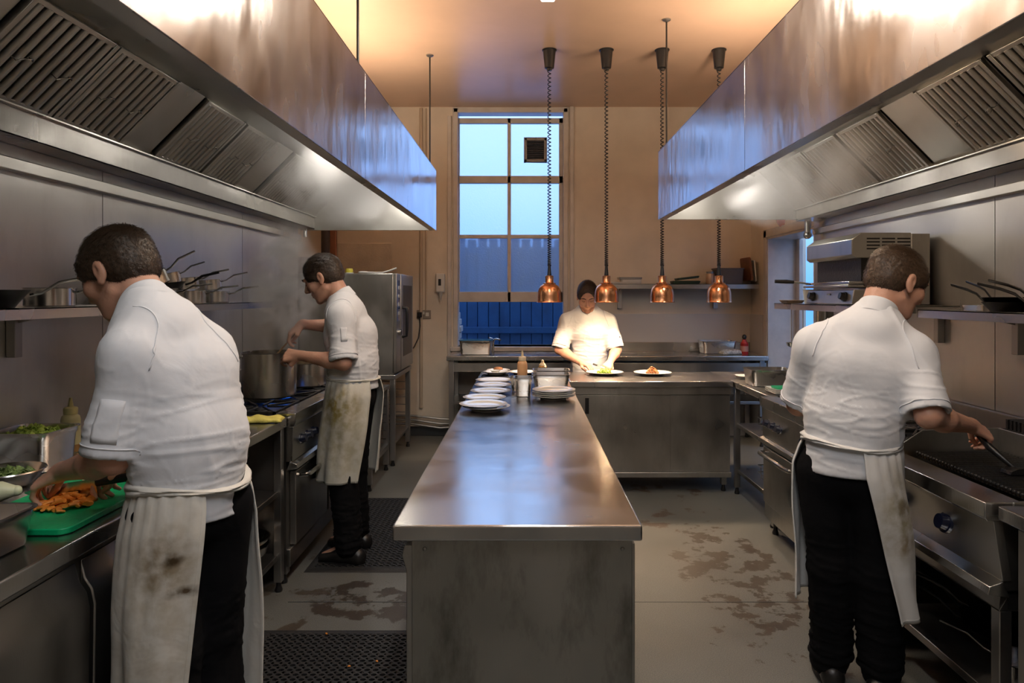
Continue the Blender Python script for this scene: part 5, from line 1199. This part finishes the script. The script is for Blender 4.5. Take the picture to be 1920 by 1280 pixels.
def hair_obj(c, Fh, tilt, sc_, parent, material, seed=0, nstr=9000, up=(0, 0, 1), long_=1.0):
    Fh = uvec(Fh); R = uvec(np.cross(Fh, up)); U = np.cross(R, Fh)
    if tilt: R, U = R*math.cos(tilt)+U*math.sin(tilt), U*math.cos(tilt)-R*math.sin(tilt)
    A = np.array([R, Fh, U]); c = np.array(c, float); W = lambda x, y, z: c+sc_*(R*x+Fh*y+U*z); q = lambda *r: [a*sc_ for a in r]
    s = SDF(c-.2, c+.2, .0032)
    s.ell(W(0, -.012, .039), q(.0790, .1015, .0895), A, .01)
    s.ell(W(0, -.043, -.004), q(.0710, .0635, .060), A, .02)
    for sg in (-1, 1): s.ell(W(sg*.050, .020, .03), q(.030, .052, .048), A, .012)
    # hairline: cut the face, the ears, the nape
    s.ell(W(0, .108, -.012), q(.072, .064, .108), A, .008, 'sub')
    for sg in (-1, 1):
        s.ell(W(sg*.098, -.004, -.012), q(.032, .024, .036), A, .006, 'sub')
        s.ell(W(sg*.085, .060, -.045), q(.05, .055, .052), A, .008, 'sub')
    s.ell(W(0, -.06, -.125), q(.13, .12, .072), A, .01, 'sub'); s.ell(W(0, .05, -.10), q(.10, .09, .095), A, .01, 'sub')
    hd = lambda V: .0010*nz((V-c)*np.array([1, 1, 1]), 75, seed, 1.5)+.0006*nz(V-c, 160, seed+2, 1)
    o = sdf_obj('hair', s, material, parent, hd)
    me = o.data; n = len(me.vertices); co = np.empty(n*3, np.float32); no = np.empty(n*3, np.float32); me.vertices.foreach_get('co', co); me.vertices.foreach_get('normal', no)
    co = co.reshape(-1, 3); no = no.reshape(-1, 3); loc = (co-c)@A.T
    ok = np.where(np.linalg.norm(loc/np.array([.072, .09, .08]), axis=1) > 1.0)[0]
    r = np.random.RandomState(seed); pick = r.choice(ok, nstr); V = []; F = []
    for i in pick:
        p = co[i]+r.randn(3)*.0012; nn = no[i]; l = (p-c)@A.T
        comb = -U*.8+Fh*(.9 if l[2] > .06*sc_ else -.2)+R*(.35*math.copysign(1, l[0]) if l[2] > .05 else 0)+r.randn(3)*.14
        comb = comb-nn*(comb@nn); comb /= max(np.linalg.norm(comb), 1e-3)
        ln_ = (.019 if l[2] > .05*sc_ else .009)*r.uniform(.6, 1.2)*long_; e = p+comb*ln_*.85+nn*ln_*.16; m_ = (p+e)/2+nn*.0022; sd = np.cross(comb, nn)*.0007
        k = len(V); V += [p-sd-nn*.001, p+sd-nn*.001, m_+sd, m_-sd, e]; F += [(k, k+1, k+2, k+3), (k+3, k+2, k+4)]
    b = MB(); b.v = [tuple(v) for v in V]; b.f = F
    so = raw('hair_strands', b.v, b.f, material, o); so['kind'] = 'stuff'
    return o
def hand_prims(s, w_, d, n, th, curl=.5, grip=None, sc_=1.0, spread=.16):
    """w_ wrist, d towards the fingers, n out of the back of the hand, th=+1/-1: which side (d x n) the thumb is on"""
    d = uvec(d); n = uvec(np.array(n)-d*(np.array(n)@d)); a = np.cross(d, n)*th; w_ = np.array(w_, float)
    q = lambda x, y, z: w_+sc_*(d*x+a*y+n*z)      # x along, y towards thumb side, z back of hand
    s.seg(q(-.01, 0, 0), q(.02, .0, 0), .024*sc_, .024*sc_, .015)
    for (y0, y1, r0, r1, L) in ((.016, .030, .0165, .0125, .083), (.007, .010, .0165, .0125, .086), (-.006, -.010, .016, .012, .082), (-.016, -.029, .0145, .011, .075)):
        s.seg(q(.02, y0, 0), q(L, y1, .001), r0*sc_, r1*sc_, .010)
    s.seg(q(.035, .0, -.004), q(.065, .0, -.004), .018*sc_, .014*sc_, .01)
    for i, (y, L, Ls) in enumerate(((.031, .084, (.040, .025, .020)), (.0105, .088, (.044, .028, .021)), (-.0105, .083, (.041, .026, .020)), (-.030, .075, (.032, .020, .018)))):
        p = q(L, y, 0); yaw = (y/.031)*spread; ang = -.12; cc = curl*(1+.12*i) if not hasattr(curl, '__len__') else curl[i]
        for j in range(3):
            ang -= cc*(.75 if j == 0 else .95 if j == 1 else .6)
            dr = d*math.cos(ang)*math.cos(yaw)+a*math.sin(yaw)*math.cos(ang)+n*math.sin(ang); e = p+dr*Ls[j]*sc_
            r0, r1 = [(.0100, .0090), (.0090, .0082), (.0082, .0068)][j]
            s.seg(p, e, r0*sc_*(.9 if i == 3 else 1), r1*sc_*(.9 if i == 3 else 1), .0028 if j else .006); p = e
    p = q(.022, .020, -.008); e = q(.052, .046, -.022); s.seg(p, e, .0165*sc_, .0125*sc_, .010)
    t = grip if grip is not None else (.085, .046, -.040); e2 = q(*t); s.seg(e, (e+e2)/2+0*n, .0115*sc_, .0105*sc_, .005); e3 = q(t[0]+.024, t[1]-.012, t[2]-.008); s.seg((e+e2)/2, e2, .0105*sc_, .0095*sc_, .004); s.seg(e2, e3, .0098*sc_, .0078*sc_, .003)

def chef(name, label, sp):
    """sp: pose in world coordinates"""
    root = empty(name, label, 'person')
    F = uvec([*sp['F'], 0]); R = uvec(np.cross(F, [0, 0, 1])); U = np.array([0, 0, 1.])
    g = {k: np.array(v, float) for k, v in sp.items() if k in ('H', 'W', 'C', 'N', 'HC', 'SL', 'SR', 'EL', 'ER', 'WL', 'WR', 'KL', 'KR', 'AL', 'AR')}
    H, W_, C, N_, HC = g['H'], g['W'], g['C'], g['N'], g['HC']; hs = sp.get('hs', 1.1)
    pts = np.array(list(g.values())); lo = pts.min(0)-.26; hi = pts.max(0)+.26; lo[2] = -.02
    # ---- body: one continuous surface
    s = SDF(lo, hi, sp.get('vox', .0042))
    s.eseg(H, W_, (.145, .105), (.130, .095), R, F, .03); s.eseg(W_, C, (.130, .095), (.150, .105), R, F, .03)
    s.eseg(C, C*.4+N_*.6-U*.02, (.14, .095), (.09, .075), R, F, .03)
    for a in ('L', 'R'):
        S_, E_, Wr = g['S'+a], g['E'+a], g['W'+a]
        s.seg(C+(S_-C)*.3+U*.02, S_, .055, .052, .03)
        s.seg(S_, E_, .050, .041, .02)
        mid = E_+(Wr-E_)*.33
        s.seg(E_, mid, .041, .043, .02); s.seg(mid, Wr, .043, .0265, .02)
        K_, A_ = g['K'+a], g['A'+a]; hp = H+R*(.09 if a == 'R' else -.09)-U*.04
        s.seg(hp, K_, .078, .052, .03); s.seg(K_, A_, .052, .034, .02); s.seg(A_, A_+F*.15-U*(A_[2]-.035), .034, .025, .02)
        hd = sp['hand'+a]; hand_prims(s, Wr, hd['d'], hd['n'], hd['th'], hd.get('curl', .5), hd.get('grip'), sp.get('hands', 1.0))
    s.seg(N_-U*.05, N_, .072, .060, .02)
    Fh = uvec(sp['Fh']); Rh = uvec(np.cross(Fh, U)); Uh = np.cross(Rh, Fh)
    s.seg(N_, HC-Fh*.030*hs-Uh*.055*hs, .060, .056*hs, .02)
    Wf, A = head_prims(s, HC, sp['Fh'], sp.get('tilt', 0), hs)
    body = sdf_obj('body', s, sp.get('skin', M_skin), root, None, 1)
    # eyes and brows
    em = MB(); 
    for sg in (-1, 1): em.tube([Wf(sg*.021, .0885, .0035), Wf(sg*.031, .0905, .0010), Wf(sg*.042, .0850, .0045)], .0014, 6)
    obj('eyelashes', em, sp['hair'], root)
    bm_ = MB()
    for sg in (-1, 1): bm_.tube([Wf(sg*.012, .0985, .029), Wf(sg*.032, .0945, .035), Wf(sg*.050, .080, .031)], [.003, .0042, .002], 8)
    obj('eyebrows', bm_, sp['hair'], root)
    hair_obj(HC, sp['Fh'], sp.get('tilt', 0), hs, root, sp['hair'], sp.get('seed', 1), long_=sp.get('long', 1))
    if sp.get('beard'):
        s = SDF(HC-.2, HC+.2, .0035); c = HC
        q = lambda *r: [a*hs for a in r]
        s.ell(Wf(0, .032, -.066), q(.0565, .0585, .0475), A, .02); s.ell(Wf(0, .067, -.097), q(.0262, .0222, .0202), A, .015)
        s.ell(Wf(0, .05, -.0), q(.075, .09, .052), A, .006, 'sub'); s.ell(Wf(0, .095, -.058), q(.020, .02, .010), A, .004, 'sub')
        sdf_obj('beard', s, sp['beard'], root)
    # ---- jacket
    j = SDF(lo, hi, .0065); zh = sp['hem']
    sw = sp.get('sw', 1.0)
    for a in ('L', 'R'):
        S_, E_, Wr = g['S'+a], g['E'+a], g['W'+a]; t = sp.get('cuff', .96)
        ce = S_+(E_-S_)*t; dd = uvec(E_-S_); j.seg(S_, ce, .068*sw, .074*sw, .02)
        j.cyl(ce, ce+dd*.12, .13, .003); j.cyl(ce-dd*.03, ce+dd*.02, .058*sw, .006)
    a1 = C*.5+W_*.5
    Hm = H.copy(); Hm[2] = zh; tail = sp.get('tail', (.178, .148))
    b_ = sp.get('bulk', 1.0)
    j.eseg(Hm-U*.05, W_-U*.03, tail, (.150*b_, .124*b_), R, F, .02)
    j.eseg(W_-U*.03, W_+U*.05, (.150*b_, .122*b_), (.155*b_, .126*b_), R, F, .03)
    j.eseg(W_+U*.05, C, (.155*b_, .126*b_), (.168*b_, .122*b_), R, F, .04, p=2.3)
    j.eseg(C, C*.45+N_*.55, (.166*b_, .120*b_), (.112, .098), R, F, .04, p=2.2)
    j.eseg(C*.45+N_*.55, N_-U*.005, (.115, .095), (.074, .074), R, F, .03)
    nd0 = uvec(HC-Fh*.030*hs-Uh*.055*hs-N_); j.seg(C*.35+N_*.65-F*.035, N_-nd0*.010-F*.008, .080, .073, .03)
    for a in ('L', 'R'):
        S_ = g['S'+a]; j.eseg(C*.5+N_*.5+(S_-C)*.35, S_+(C-S_)*.05, (.082, .080), (.068*sw, .068*sw), F, U, .06)
    j.below(zh)
    # neck opening
    hb = HC-Fh*.030*hs-Uh*.055*hs
    nd = uvec(hb-N_); j.cyl(N_-nd*.02, N_+nd*.15,   .062, .006)
    fa = []
    for a in ('L', 'R'):
        S_, E_ = g['S'+a], g['E'+a]; m = (S_+E_)/2
        fa += [(m, E_, .10, .006, .075), (S_*.8+C*.2-U*.10, W_*.6+S_*.4, .06, .005, .07)]
    fa += [(W_-U*.04, W_+U*.06, .22, .006, .06)]
    jk = sdf_obj('jacket', j, M_jacket, root, lambda V: folds(V, sp.get('seed', 1), fa, .0055)*np.clip((np.abs(V[:, 2]-zh))/.02, .1, 1), 1)
    # stand collar
    rings = []
    a_ = uvec(np.cross(nd, F)); f_ = np.cross(a_, nd)
    n = 44; g0 = sp.get('gap', .25)
    for (h, r, o_) in ((-.022, .0795, 0), (-.010, .0775, 0), (.015, .0730, 0), (.038, .0700, 0), (.0395, .0665, 0), (.02, .068, 0), (-.02, .070, 0)):
        row = []
        for i in range(n):
            t = g0/2+(2*PI-g0)*i/(n-1); row.append(tuple(N_+nd*(h-.008*math.cos(t))+(f_*math.cos(t)*1.12+a_*math.sin(t)*1.0)*r))
        rings.append(row)
    obj('collar', MB().grid(rings), M_jacket, jk, sub=1, angle=80)
    # stitched seams: cuff hems and armholes, laid onto the cloth
    for a in ('L', 'R'):
        S_, E_ = g['S'+a], g['E'+a]; dd = uvec(E_-S_); ce = S_+(E_-S_)*sp.get('cuff', .96); x_ = uvec(Vector(dd).orthogonal()); y_ = np.cross(dd, x_)
        wrap('cuff_seam', [[tuple(ce-dd*(.026+w__)+(x_*math.cos(t)+y_*math.sin(t))*.085*sw) for t in np.linspace(0, 2*PI, 49)] for w__ in (-.0015, .0015)], jk)
        ax = uvec((S_-C)*[1, 1, .35]); c0_ = S_-ax*.004; x_ = uvec(np.cross(ax, U)); y_ = np.cross(ax, x_)
        wrap('armhole_seam', [[tuple(c0_+ax*(w__-.02*math.cos(t))+(x_*math.sin(t)*.12+y_*math.cos(t)*-.12)) for t in np.linspace(-1.9, 1.9, 40)] for w__ in (-.0018, .0018)], jk)
    # ---- trousers
    tr_ = SDF(lo, hi, .0075)
    for a, sg in (('L', -1), ('R', 1)):
        hp = H+R*.085*sg-U*.02; K_, A_ = g['K'+a], g['A'+a]
        tr_.seg(hp, K_, .090, .078, .03); tr_.seg(K_, A_, .080, .072, .03)
    tr_.eseg(H-U*.03, H+U*.09, (.148, .112), (.14, .105), R, F, .03)
    tr_.below(min(g['AL'][2], g['AR'][2])-.045)
    ft = []
    for a in ('L', 'R'): ft += [(g['A'+a]-U*.03, g['A'+a]+U*.18, .13, .011, .045), (g['K'+a]-U*.1, g['K'+a]+U*.1, .12, .006, .07)]
    sdf_obj('trousers', tr_, M_trouser, root, lambda V: folds(V, 5, ft, .005), 1)
    # ---- shoes
    for a in ('L', 'R'):
        sh = SDF(g['A'+a]+[-.26, -.26, -.14], g['A'+a]+[.26, .26, .12], .006); A_ = g['A'+a]; fd = uvec([*sp.get('foot'+a, sp['F']), 0]); hl = A_-fd*.055; hl[2] = .035; toe = A_+fd*.155; toe[2] = .030; md_ = A_+fd*.05; md_[2] = .05
        Rf = uvec(np.cross(fd, U)); sh.eseg(hl, md_, (.040, .040), (.046, .045), Rf, U, .02); sh.eseg(md_, toe, (.048, .042), (.044, .026), Rf, U, .02); sh.seg(hl+U*.02, A_, .040, .042, .02); sh.below(.008+0*0)
        so = sdf_obj('shoe', sh, M_shoe, root, None, 1)
        sm = MB(); out = []
        for i in range(28):
            t = 2*PI*i/28; l = .10*math.cos(t); wd = (.050+.006*math.cos(t))*math.sin(t); p = A_+fd*(.05+l*1.12)+Rf*wd; out.append((p[0], p[1]))
        if sp.get('zf') is None: sm.prism(out, 'z', .0, .02)
        obj('sole', sm, M_rubber, so)
    # ---- apron
    ap = sp['apron']; th0, th1 = ap['th']; rows = []; nrow = 46; ncol = 84; zt, zb = ap['z']; rs = np.random.RandomState(sp.get('seed', 1)); ph = rs.rand(6)*6.28
    for i in range(nrow):
        v_ = i/(nrow-1); z = zt+(zb-zt)*v_; row = []
        cK = (g['KL']+g['KR'])/2; t = np.clip((H[2]-z)/(H[2]-cK[2]), 0, 1.4); c_ = H+(cK-H)*t
        if z > H[2]: c_ = H+(W_-H)*np.clip((z-H[2])/(W_[2]-H[2]), 0, 1)
        e = np.interp(v_, [0, .05, .16, .45, 1], [.0, .014, .028, .038, ap.get('flare', .045)])
        rx = ap.get('rx', .172)+e; ry = ap.get('ry', .142)+e*.8
        for k in range(ncol):
            u_ = k/(ncol-1); th = th0+(th1-th0)*u_; dv = v_**.8
            f_ = dv*(.009*math.sin(th*6+ph[0])+.006*math.sin(th*11+ph[1]+2*v_))+.004*(1-dv)*math.sin(th*26+ph[2])*(1-v_)**2+.003*math.sin(9*v_+th*3+ph[3])
            edge = min(u_, 1-u_); f_ -= .0 if edge > .04 else 0
            shr = ap.get('slant', (0, 0)); thh = th+shr[0]*v_*(1-u_)+shr[1]*v_*u_
            row.append(tuple([c_[0]+R[0]*(rx+f_)*math.sin(thh)+F[0]*(ry+f_)*math.cos(thh), c_[1]+R[1]*(rx+f_)*math.sin(thh)+F[1]*(ry+f_)*math.cos(thh), z+ap.get('wave', .0)*math.sin(thh*2)*(1-v_)]))
        rows.append(row)
    apo = obj('apron', MB().grid(rows), ap['mat'], root, solid=.004, angle=80)
    # stitched hem lines
    edge = MB()
    for col in (1, ncol-2): edge.tube([rows[i][col] for i in range(nrow)], .0028, 6)
    edge.tube([rows[nrow-2][k] for k in range(ncol)], .0028, 6); obj('apron_hem', edge, ap['mat'], apo)
    band = []; bz = ap.get('band', .055); c_ = H+(W_-H)*np.clip((zt-H[2])/(W_[2]-H[2]), 0, 1); nb = 90
    for (q_, o_) in ((-.10, .002), (-.02, .009), (.2, .012), (.45, .012), (.5, .008), (.56, .013), (.8, .012), (.97, .006), (1.02, -.004)):
        row = []
        for k in range(nb+1):
            th = 2*PI*(k % nb)/nb; hh = bz*(.62+.38*math.cos(th)); rx = ap.get('rx', .172)+o_+.0025*math.sin(7*th+q_*9); ry = ap.get('ry', .142)+o_+.0025*math.sin(5*th+2+q_*7)
            row.append((c_[0]+R[0]*rx*math.sin(th)+F[0]*ry*math.cos(th), c_[1]+R[1]*rx*math.sin(th)+F[1]*ry*math.cos(th), zt-.008+hh*q_+ap.get('wave', 0)*math.sin(2*th)+.02*math.sin(th)*ap.get('lean', 0)))
        band.append(row)
    obj('apron_band', MB().grid(band), ap['mat'], apo, angle=80)
    if sp.get('extra'): sp['extra'](root, jk, g, R, F, body)
    base(root, (float(H[0]), float(H[1]), 0))
    return root

# ------------------------------------------------------------------ the four chefs
def hairmat(name, c): 
    m = mat(name, c, .5, var=.45, vscale=120, bump=.0); return m
H_brown = hairmat('brown_hair', (.058, .036, .022)); H_light = hairmat('light_brown_hair', (.085, .052, .032)); H_dark = hairmat('dark_brown_hair', (.03, .017, .011))
M_eye = mat('eye', (.35, .30, .27), .2); M_beard = mat('stubble', (.36, .20, .14), .7, bump=.6, bscale=260, var=.3, vscale=200)
APC = (.76, .74, .68)
def pocket(root, jk, g, R, F, body):
    S_, E_ = g['SL'], g['EL']; dd = uvec(E_-S_); out = uvec(-R*.62-F*.78); out = uvec(out-dd*(out@dd)); t_ = np.cross(dd, out); rows = []
    for i in range(9):
        rows.append([tuple(S_+(E_-S_)*(.42+.05*i)+out*.09*math.cos(a)+t_*.09*math.sin(a)) for a in np.linspace(-.42, .42, 9)])
    wrap('sleeve_pocket', rows, jk)
def pocket2(root, jk, g, R, F, body):
    S_, E_ = g['SL'], g['EL']; dd = uvec(E_-S_); out = uvec(-R*.8-F*.55); out = uvec(out-dd*(out@dd)); t_ = np.cross(dd, out)
    wrap('sleeve_pocket', [[tuple(S_+(E_-S_)*(.30+.05*i)+out*.09*math.cos(a)+t_*.09*math.sin(a)) for a in np.linspace(-.25, .25, 6)] for i in range(7)], jk)
# chef 1: left foreground, chopping carrots
chef('person', 'person in white jacket and stained apron chopping carrots at the left counter, seen from behind', dict(
    F=(-.72, .69), Fh=(-.86, .17, -.47), hs=1.13, H=(-.975, 1.995, .90), W=(-.98, 1.985, 1.04), C=(-1.025, 1.995, 1.26), N=(-1.115, 2.02, 1.462), HC=(-1.225, 2.065, 1.565),
    SL=(-1.09, 1.885, 1.335), EL=(-1.125, 1.86, 1.055), WL=(-1.365, 2.01, .980), SR=(-.985, 2.10, 1.335), ER=(-1.0, 2.26, 1.07), WR=(-1.225, 2.15, .965),
    KL=(-1.0, 1.92, .50), KR=(-.945, 2.06, .50), AL=(-1.0, 1.90, .08), AR=(-.925, 2.06, .08),
    handL=dict(d=(-.80, .12, -.40), n=(-.32, -.28, .85), th=1, curl=.60, grip=(.08, .03, -.045)), handR=dict(d=(-.93, -.10, -.25), n=(.1, .25, .95), th=-1, curl=(.75, .95, 1.0, 1.05), grip=(.075, .028, -.045)),
    hem=.862, tail=(.150, .128), eye=M_eye, hair=H_brown, seed=3, skin=M_skin, bulk=.97,
    apron=dict(th=(-3.08, 1.85), slant=(.42, -.25), z=(.955, .22), rx=.156, ry=.135, flare=.042, wave=.012, mat=fabric('stained_apron_cotton', APC, .25, [((-.0, -.17, .74), (.26, .2, .30), (.50, .44, .33), .9), ((-.02, -.17, .45), (.25, .2, .25), (.50, .45, .36), .8), ((.0, -.17, .78), (.10, .12, .12), (.20, .14, .07), .9), ((.03, -.17, .79), (.030, .1, .025), (.07, .045, .02), 1.5), ((.06, -.17, .70), (.06, .1, .02), (.10, .07, .04), 1.5)])), extra=pocket))
# knife in the right hand
r = empty('kitchen_knife', 'broad bladed kitchen knife in the hand of the chef chopping carrots', 'knife')
kt = Matrix.Translation((-1.315, 2.09, .927)) @ Matrix.Rotation(math.radians(186), 4, 'Z') @ Matrix.Rotation(math.radians(8), 4, 'Y')
obj('blade', MB().loft([[(0, -.0012, .012), (0, .0012, .012), (0, .0002, -.038), (0, -.0002, -.038)], [(.11, -.001, .012), (.11, .001, .012), (.11, .0002, -.036), (.11, -.0002, -.036)], [(.17, -.0006, .010), (.17, .0006, .010), (.165, .0002, -.022), (.165, -.0002, -.022)], [(.205, -.0003, .004), (.205, .0003, .004), (.205, .0001, 0), (.205, -.0001, 0)]]).xf(kt), M_pan, r)
obj('knife_handle', MB().loft([[(x_, .010*math.cos(t_), .0+.013*math.sin(t_)) for t_ in (2*PI*i/12 for i in range(12))] for x_ in (-.115, -.06, 0)]).xf(kt), M_plastic, r, bevel=.003); base(r)

# chef 2: stirring the stockpot
chef('person', 'person in white jacket and apron stirring the big stockpot, seen in profile', dict(
    F=(-.97, .22), Fh=(-.86, .02, -.42), hs=1.12, H=(-.985, 3.93, .94), W=(-.99, 3.93, 1.09), C=(-1.005, 3.93, 1.27), N=(-1.06, 3.94, 1.475), HC=(-1.165, 3.945, 1.595),
    SL=(-1.015, 3.77, 1.375), EL=(-.985, 3.70, 1.135), WL=(-1.245, 3.78, 1.165), SR=(-1.06, 4.09, 1.385), ER=(-1.12, 4.20, 1.305), WR=(-1.335, 4.08, 1.325),
    KL=(-1.03, 3.86, .50), KR=(-1.02, 4.03, .50), AL=(-.98, 3.80, .10), AR=(-1.0, 4.04, .10),
    handL=dict(d=(-.98, .12, .02), n=(-.10, -.85, .5), th=-1, curl=.85, grip=(.07, .03, -.05)), handR=dict(d=(-.72, -.12, -.55), n=(-.5, -.4, .75), th=-1, curl=.7, grip=(.085, .02, -.04)),
    hem=.965, tail=(.156, .140), eye=M_eye, hair=H_brown, seed=7, bulk=1.02,
    apron=dict(th=(-2.75, 2.65), slant=(.30, -.1), z=(1.025, .455), rx=.158, ry=.134, flare=.034, band=.03, mat=fabric('greasy_apron_cotton', (.72, .71, .64), .25, [((-.06, -.14, .72), (.26, .2, .34), (.45, .42, .28), 1.2), ((-.04, -.15, .88), (.14, .16, .15), (.28, .22, .07), 1.6)])),
    extra=pocket2))
def grip(w_, d, n, th, q=.083, h=.024):
    d = uvec(d); n = uvec(np.array(n)-d*(np.array(n)@d)); a = np.cross(d, n)*th
    return Vector(np.array(w_)+d*q-n*h), Vector(a), Vector(d), Vector(n)
r = empty('wooden_spoon', 'long wooden spoon stirring inside the big stockpot', 'spoon'); b_ = Vector((-1.50, 4.08, 1.13)); G = grip((-1.335, 4.08, 1.325), (-.72, -.12, -.55), (-.5, -.4, .75), -1, .10, .03)[0]; a_ = G+(G-b_).normalized()*.06
M_spoon = mat('pale_spoon_wood', (.45, .28, .15), .6)
obj('spoon_handle', MB().tube([a_, b_], .0055, 8), M_spoon, r); obj('spoon_bowl', MB().ball(tuple(b_+Vector((-.01, 0, -.025))), (.02, .012, .03)), M_spoon, r); base(r)

# chef 3: right foreground at the chargrill
chef('person', 'person in white jacket, apron and black trousers scraping the chargrill, seen from behind at right', dict(
    F=(.45, .89), Fh=(.90, .20, -.40), hs=1.12, H=(1.205, 2.56, .86), W=(1.225, 2.56, 1.00), C=(1.265, 2.555, 1.225), N=(1.325, 2.585, 1.425), HC=(1.418, 2.615, 1.545),
    SL=(1.115, 2.635, 1.305), EL=(1.095, 2.74, 1.06), WL=(1.36, 2.92, 1.0), SR=(1.415, 2.485, 1.285), ER=(1.400, 2.370, 1.080), WR=(1.655, 2.535, 1.015),
    KL=(1.16, 2.60, .47), KR=(1.30, 2.53, .47), AL=(1.185, 2.66, .09), AR=(1.335, 2.56, .09), footL=(.2, .98), footR=(.6, .8),
    handL=dict(d=(.7, .6, -.3), n=(0, 0, 1), th=1, curl=.5), handR=dict(d=(.86, .22, -.42), n=(.30, -.45, .80), th=-1, curl=(.95, 1.0, 1.05, 1.1), grip=(.07, .02, -.05)),
    hem=.840, tail=(.158, .132), eye=M_eye, hair=H_light, seed=12, bulk=1.03, long=.7,
    apron=dict(th=(-1.75, 2.86), z=(.955, .335), rx=.162, ry=.138, flare=.042, band=.05, wave=.01, slant=(-.05, -.57), mat=fabric('smudged_apron_cotton', (.76, .76, .74), .25, [((.12, -.11, .72), (.14, .14, .22), (.38, .34, .22), 1.5), ((.13, -.11, .62), (.07, .1, .05), (.28, .19, .08), 1.6), ((.13, -.11, .74), (.05, .1, .05), (.2, .16, .10), 1.5)]))))
r = empty('grill_scraper', 'black handled grill scraper held on the chargrill bars', 'scraper')
G, ga, gd, gn_ = grip((1.655, 2.535, 1.015), (.86, .22, -.42), (.30, -.45, .80), -1)
tipz = Vector((G.x+.05, G.y-.10, .875))
obj('scraper_handle', MB().tube([G+ga*.055, G+ga*.01, G-ga*.05, tipz], [.010, .013, .013, .009], 12), M_plastic, r)
obj('scraper_blade', MB().prism([(tipz.x-.04, .858), (tipz.x+.04, .858), (tipz.x+.035, .872), (tipz.x+.01, .882), (tipz.x-.01, .882), (tipz.x-.035, .872)], 'y', tipz.y-.035, tipz.y+.02), M_black, r, bevel=.002); base(r)

# chef 4: plating at the pass, facing the camera
def buttons(root, jk, g, R, F, body):
    p = g['SL']+(g['EL']-g['SL'])*.55+np.array([.052, -.055, 0])
    o = obj('sleeve_badge', MB().box(p[0]-.006, p[0]+.006, p[1]-.003, p[1]+.002, p[2]-.009, p[2]+.009), mat('navy_badge', (.02, .02, .08), .6), jk, bevel=.002)
chef('person', 'person in white jacket plating green salad under the copper lamps, facing the camera', dict(
    F=(0, -1), Fh=(-.06, -.84, -.48), hs=1.08, H=(.575, 6.14, .86), W=(.573, 6.12, 1.0), C=(.562, 6.07, 1.20), N=(.552, 6.02, 1.365), HC=(.540, 5.945, 1.487),
    SL=(.735, 6.06, 1.265), EL=(.80, 5.99, 1.02), WL=(.715, 5.76, .935), SR=(.375, 6.06, 1.265), ER=(.30, 6.0, 1.02), WR=(.475, 5.79, .925),
    KL=(.68, 6.14, .48), KR=(.47, 6.14, .48), AL=(.69, 6.16, .09), AR=(.46, 6.16, .09),
    handL=dict(d=(-.45, -.80, -.42), n=(.25, -.25, .93), th=-1, curl=.55, grip=(.08, .03, -.04)), handR=dict(d=(.72, -.66, -.22), n=(-.05, -.05, 1), th=1, curl=.5, grip=(.08, .035, -.04)),
    hem=.74, eye=M_eye, hair=H_dark, seed=21, skin=M_skin2, beard=mat('dark_stubble', (.40, .19, .13), .7, bump=.6, bscale=260, var=.3, vscale=200), vox=.004, bulk=1.06, sw=1.02,
    apron=dict(th=(-2.0, 2.0), z=(.78, .35), rx=.185, ry=.155, flare=.03, mat=fabric('blue_apron_cotton', (.16, .24, .45), .25)), extra=buttons))
r = empty('plating_knife', 'small dark handled knife held over the salad plate', 'knife')
obj('knife_handle', MB().tube([(.565, 5.70, .925), (.60, 5.68, .915)], .009, 8, rb=.006), M_plastic, r); obj('blade', MB().tube([(.60, 5.68, .915), (.655, 5.65, .898)], .006, 6, rb=.001), M_pan, r); base(r)
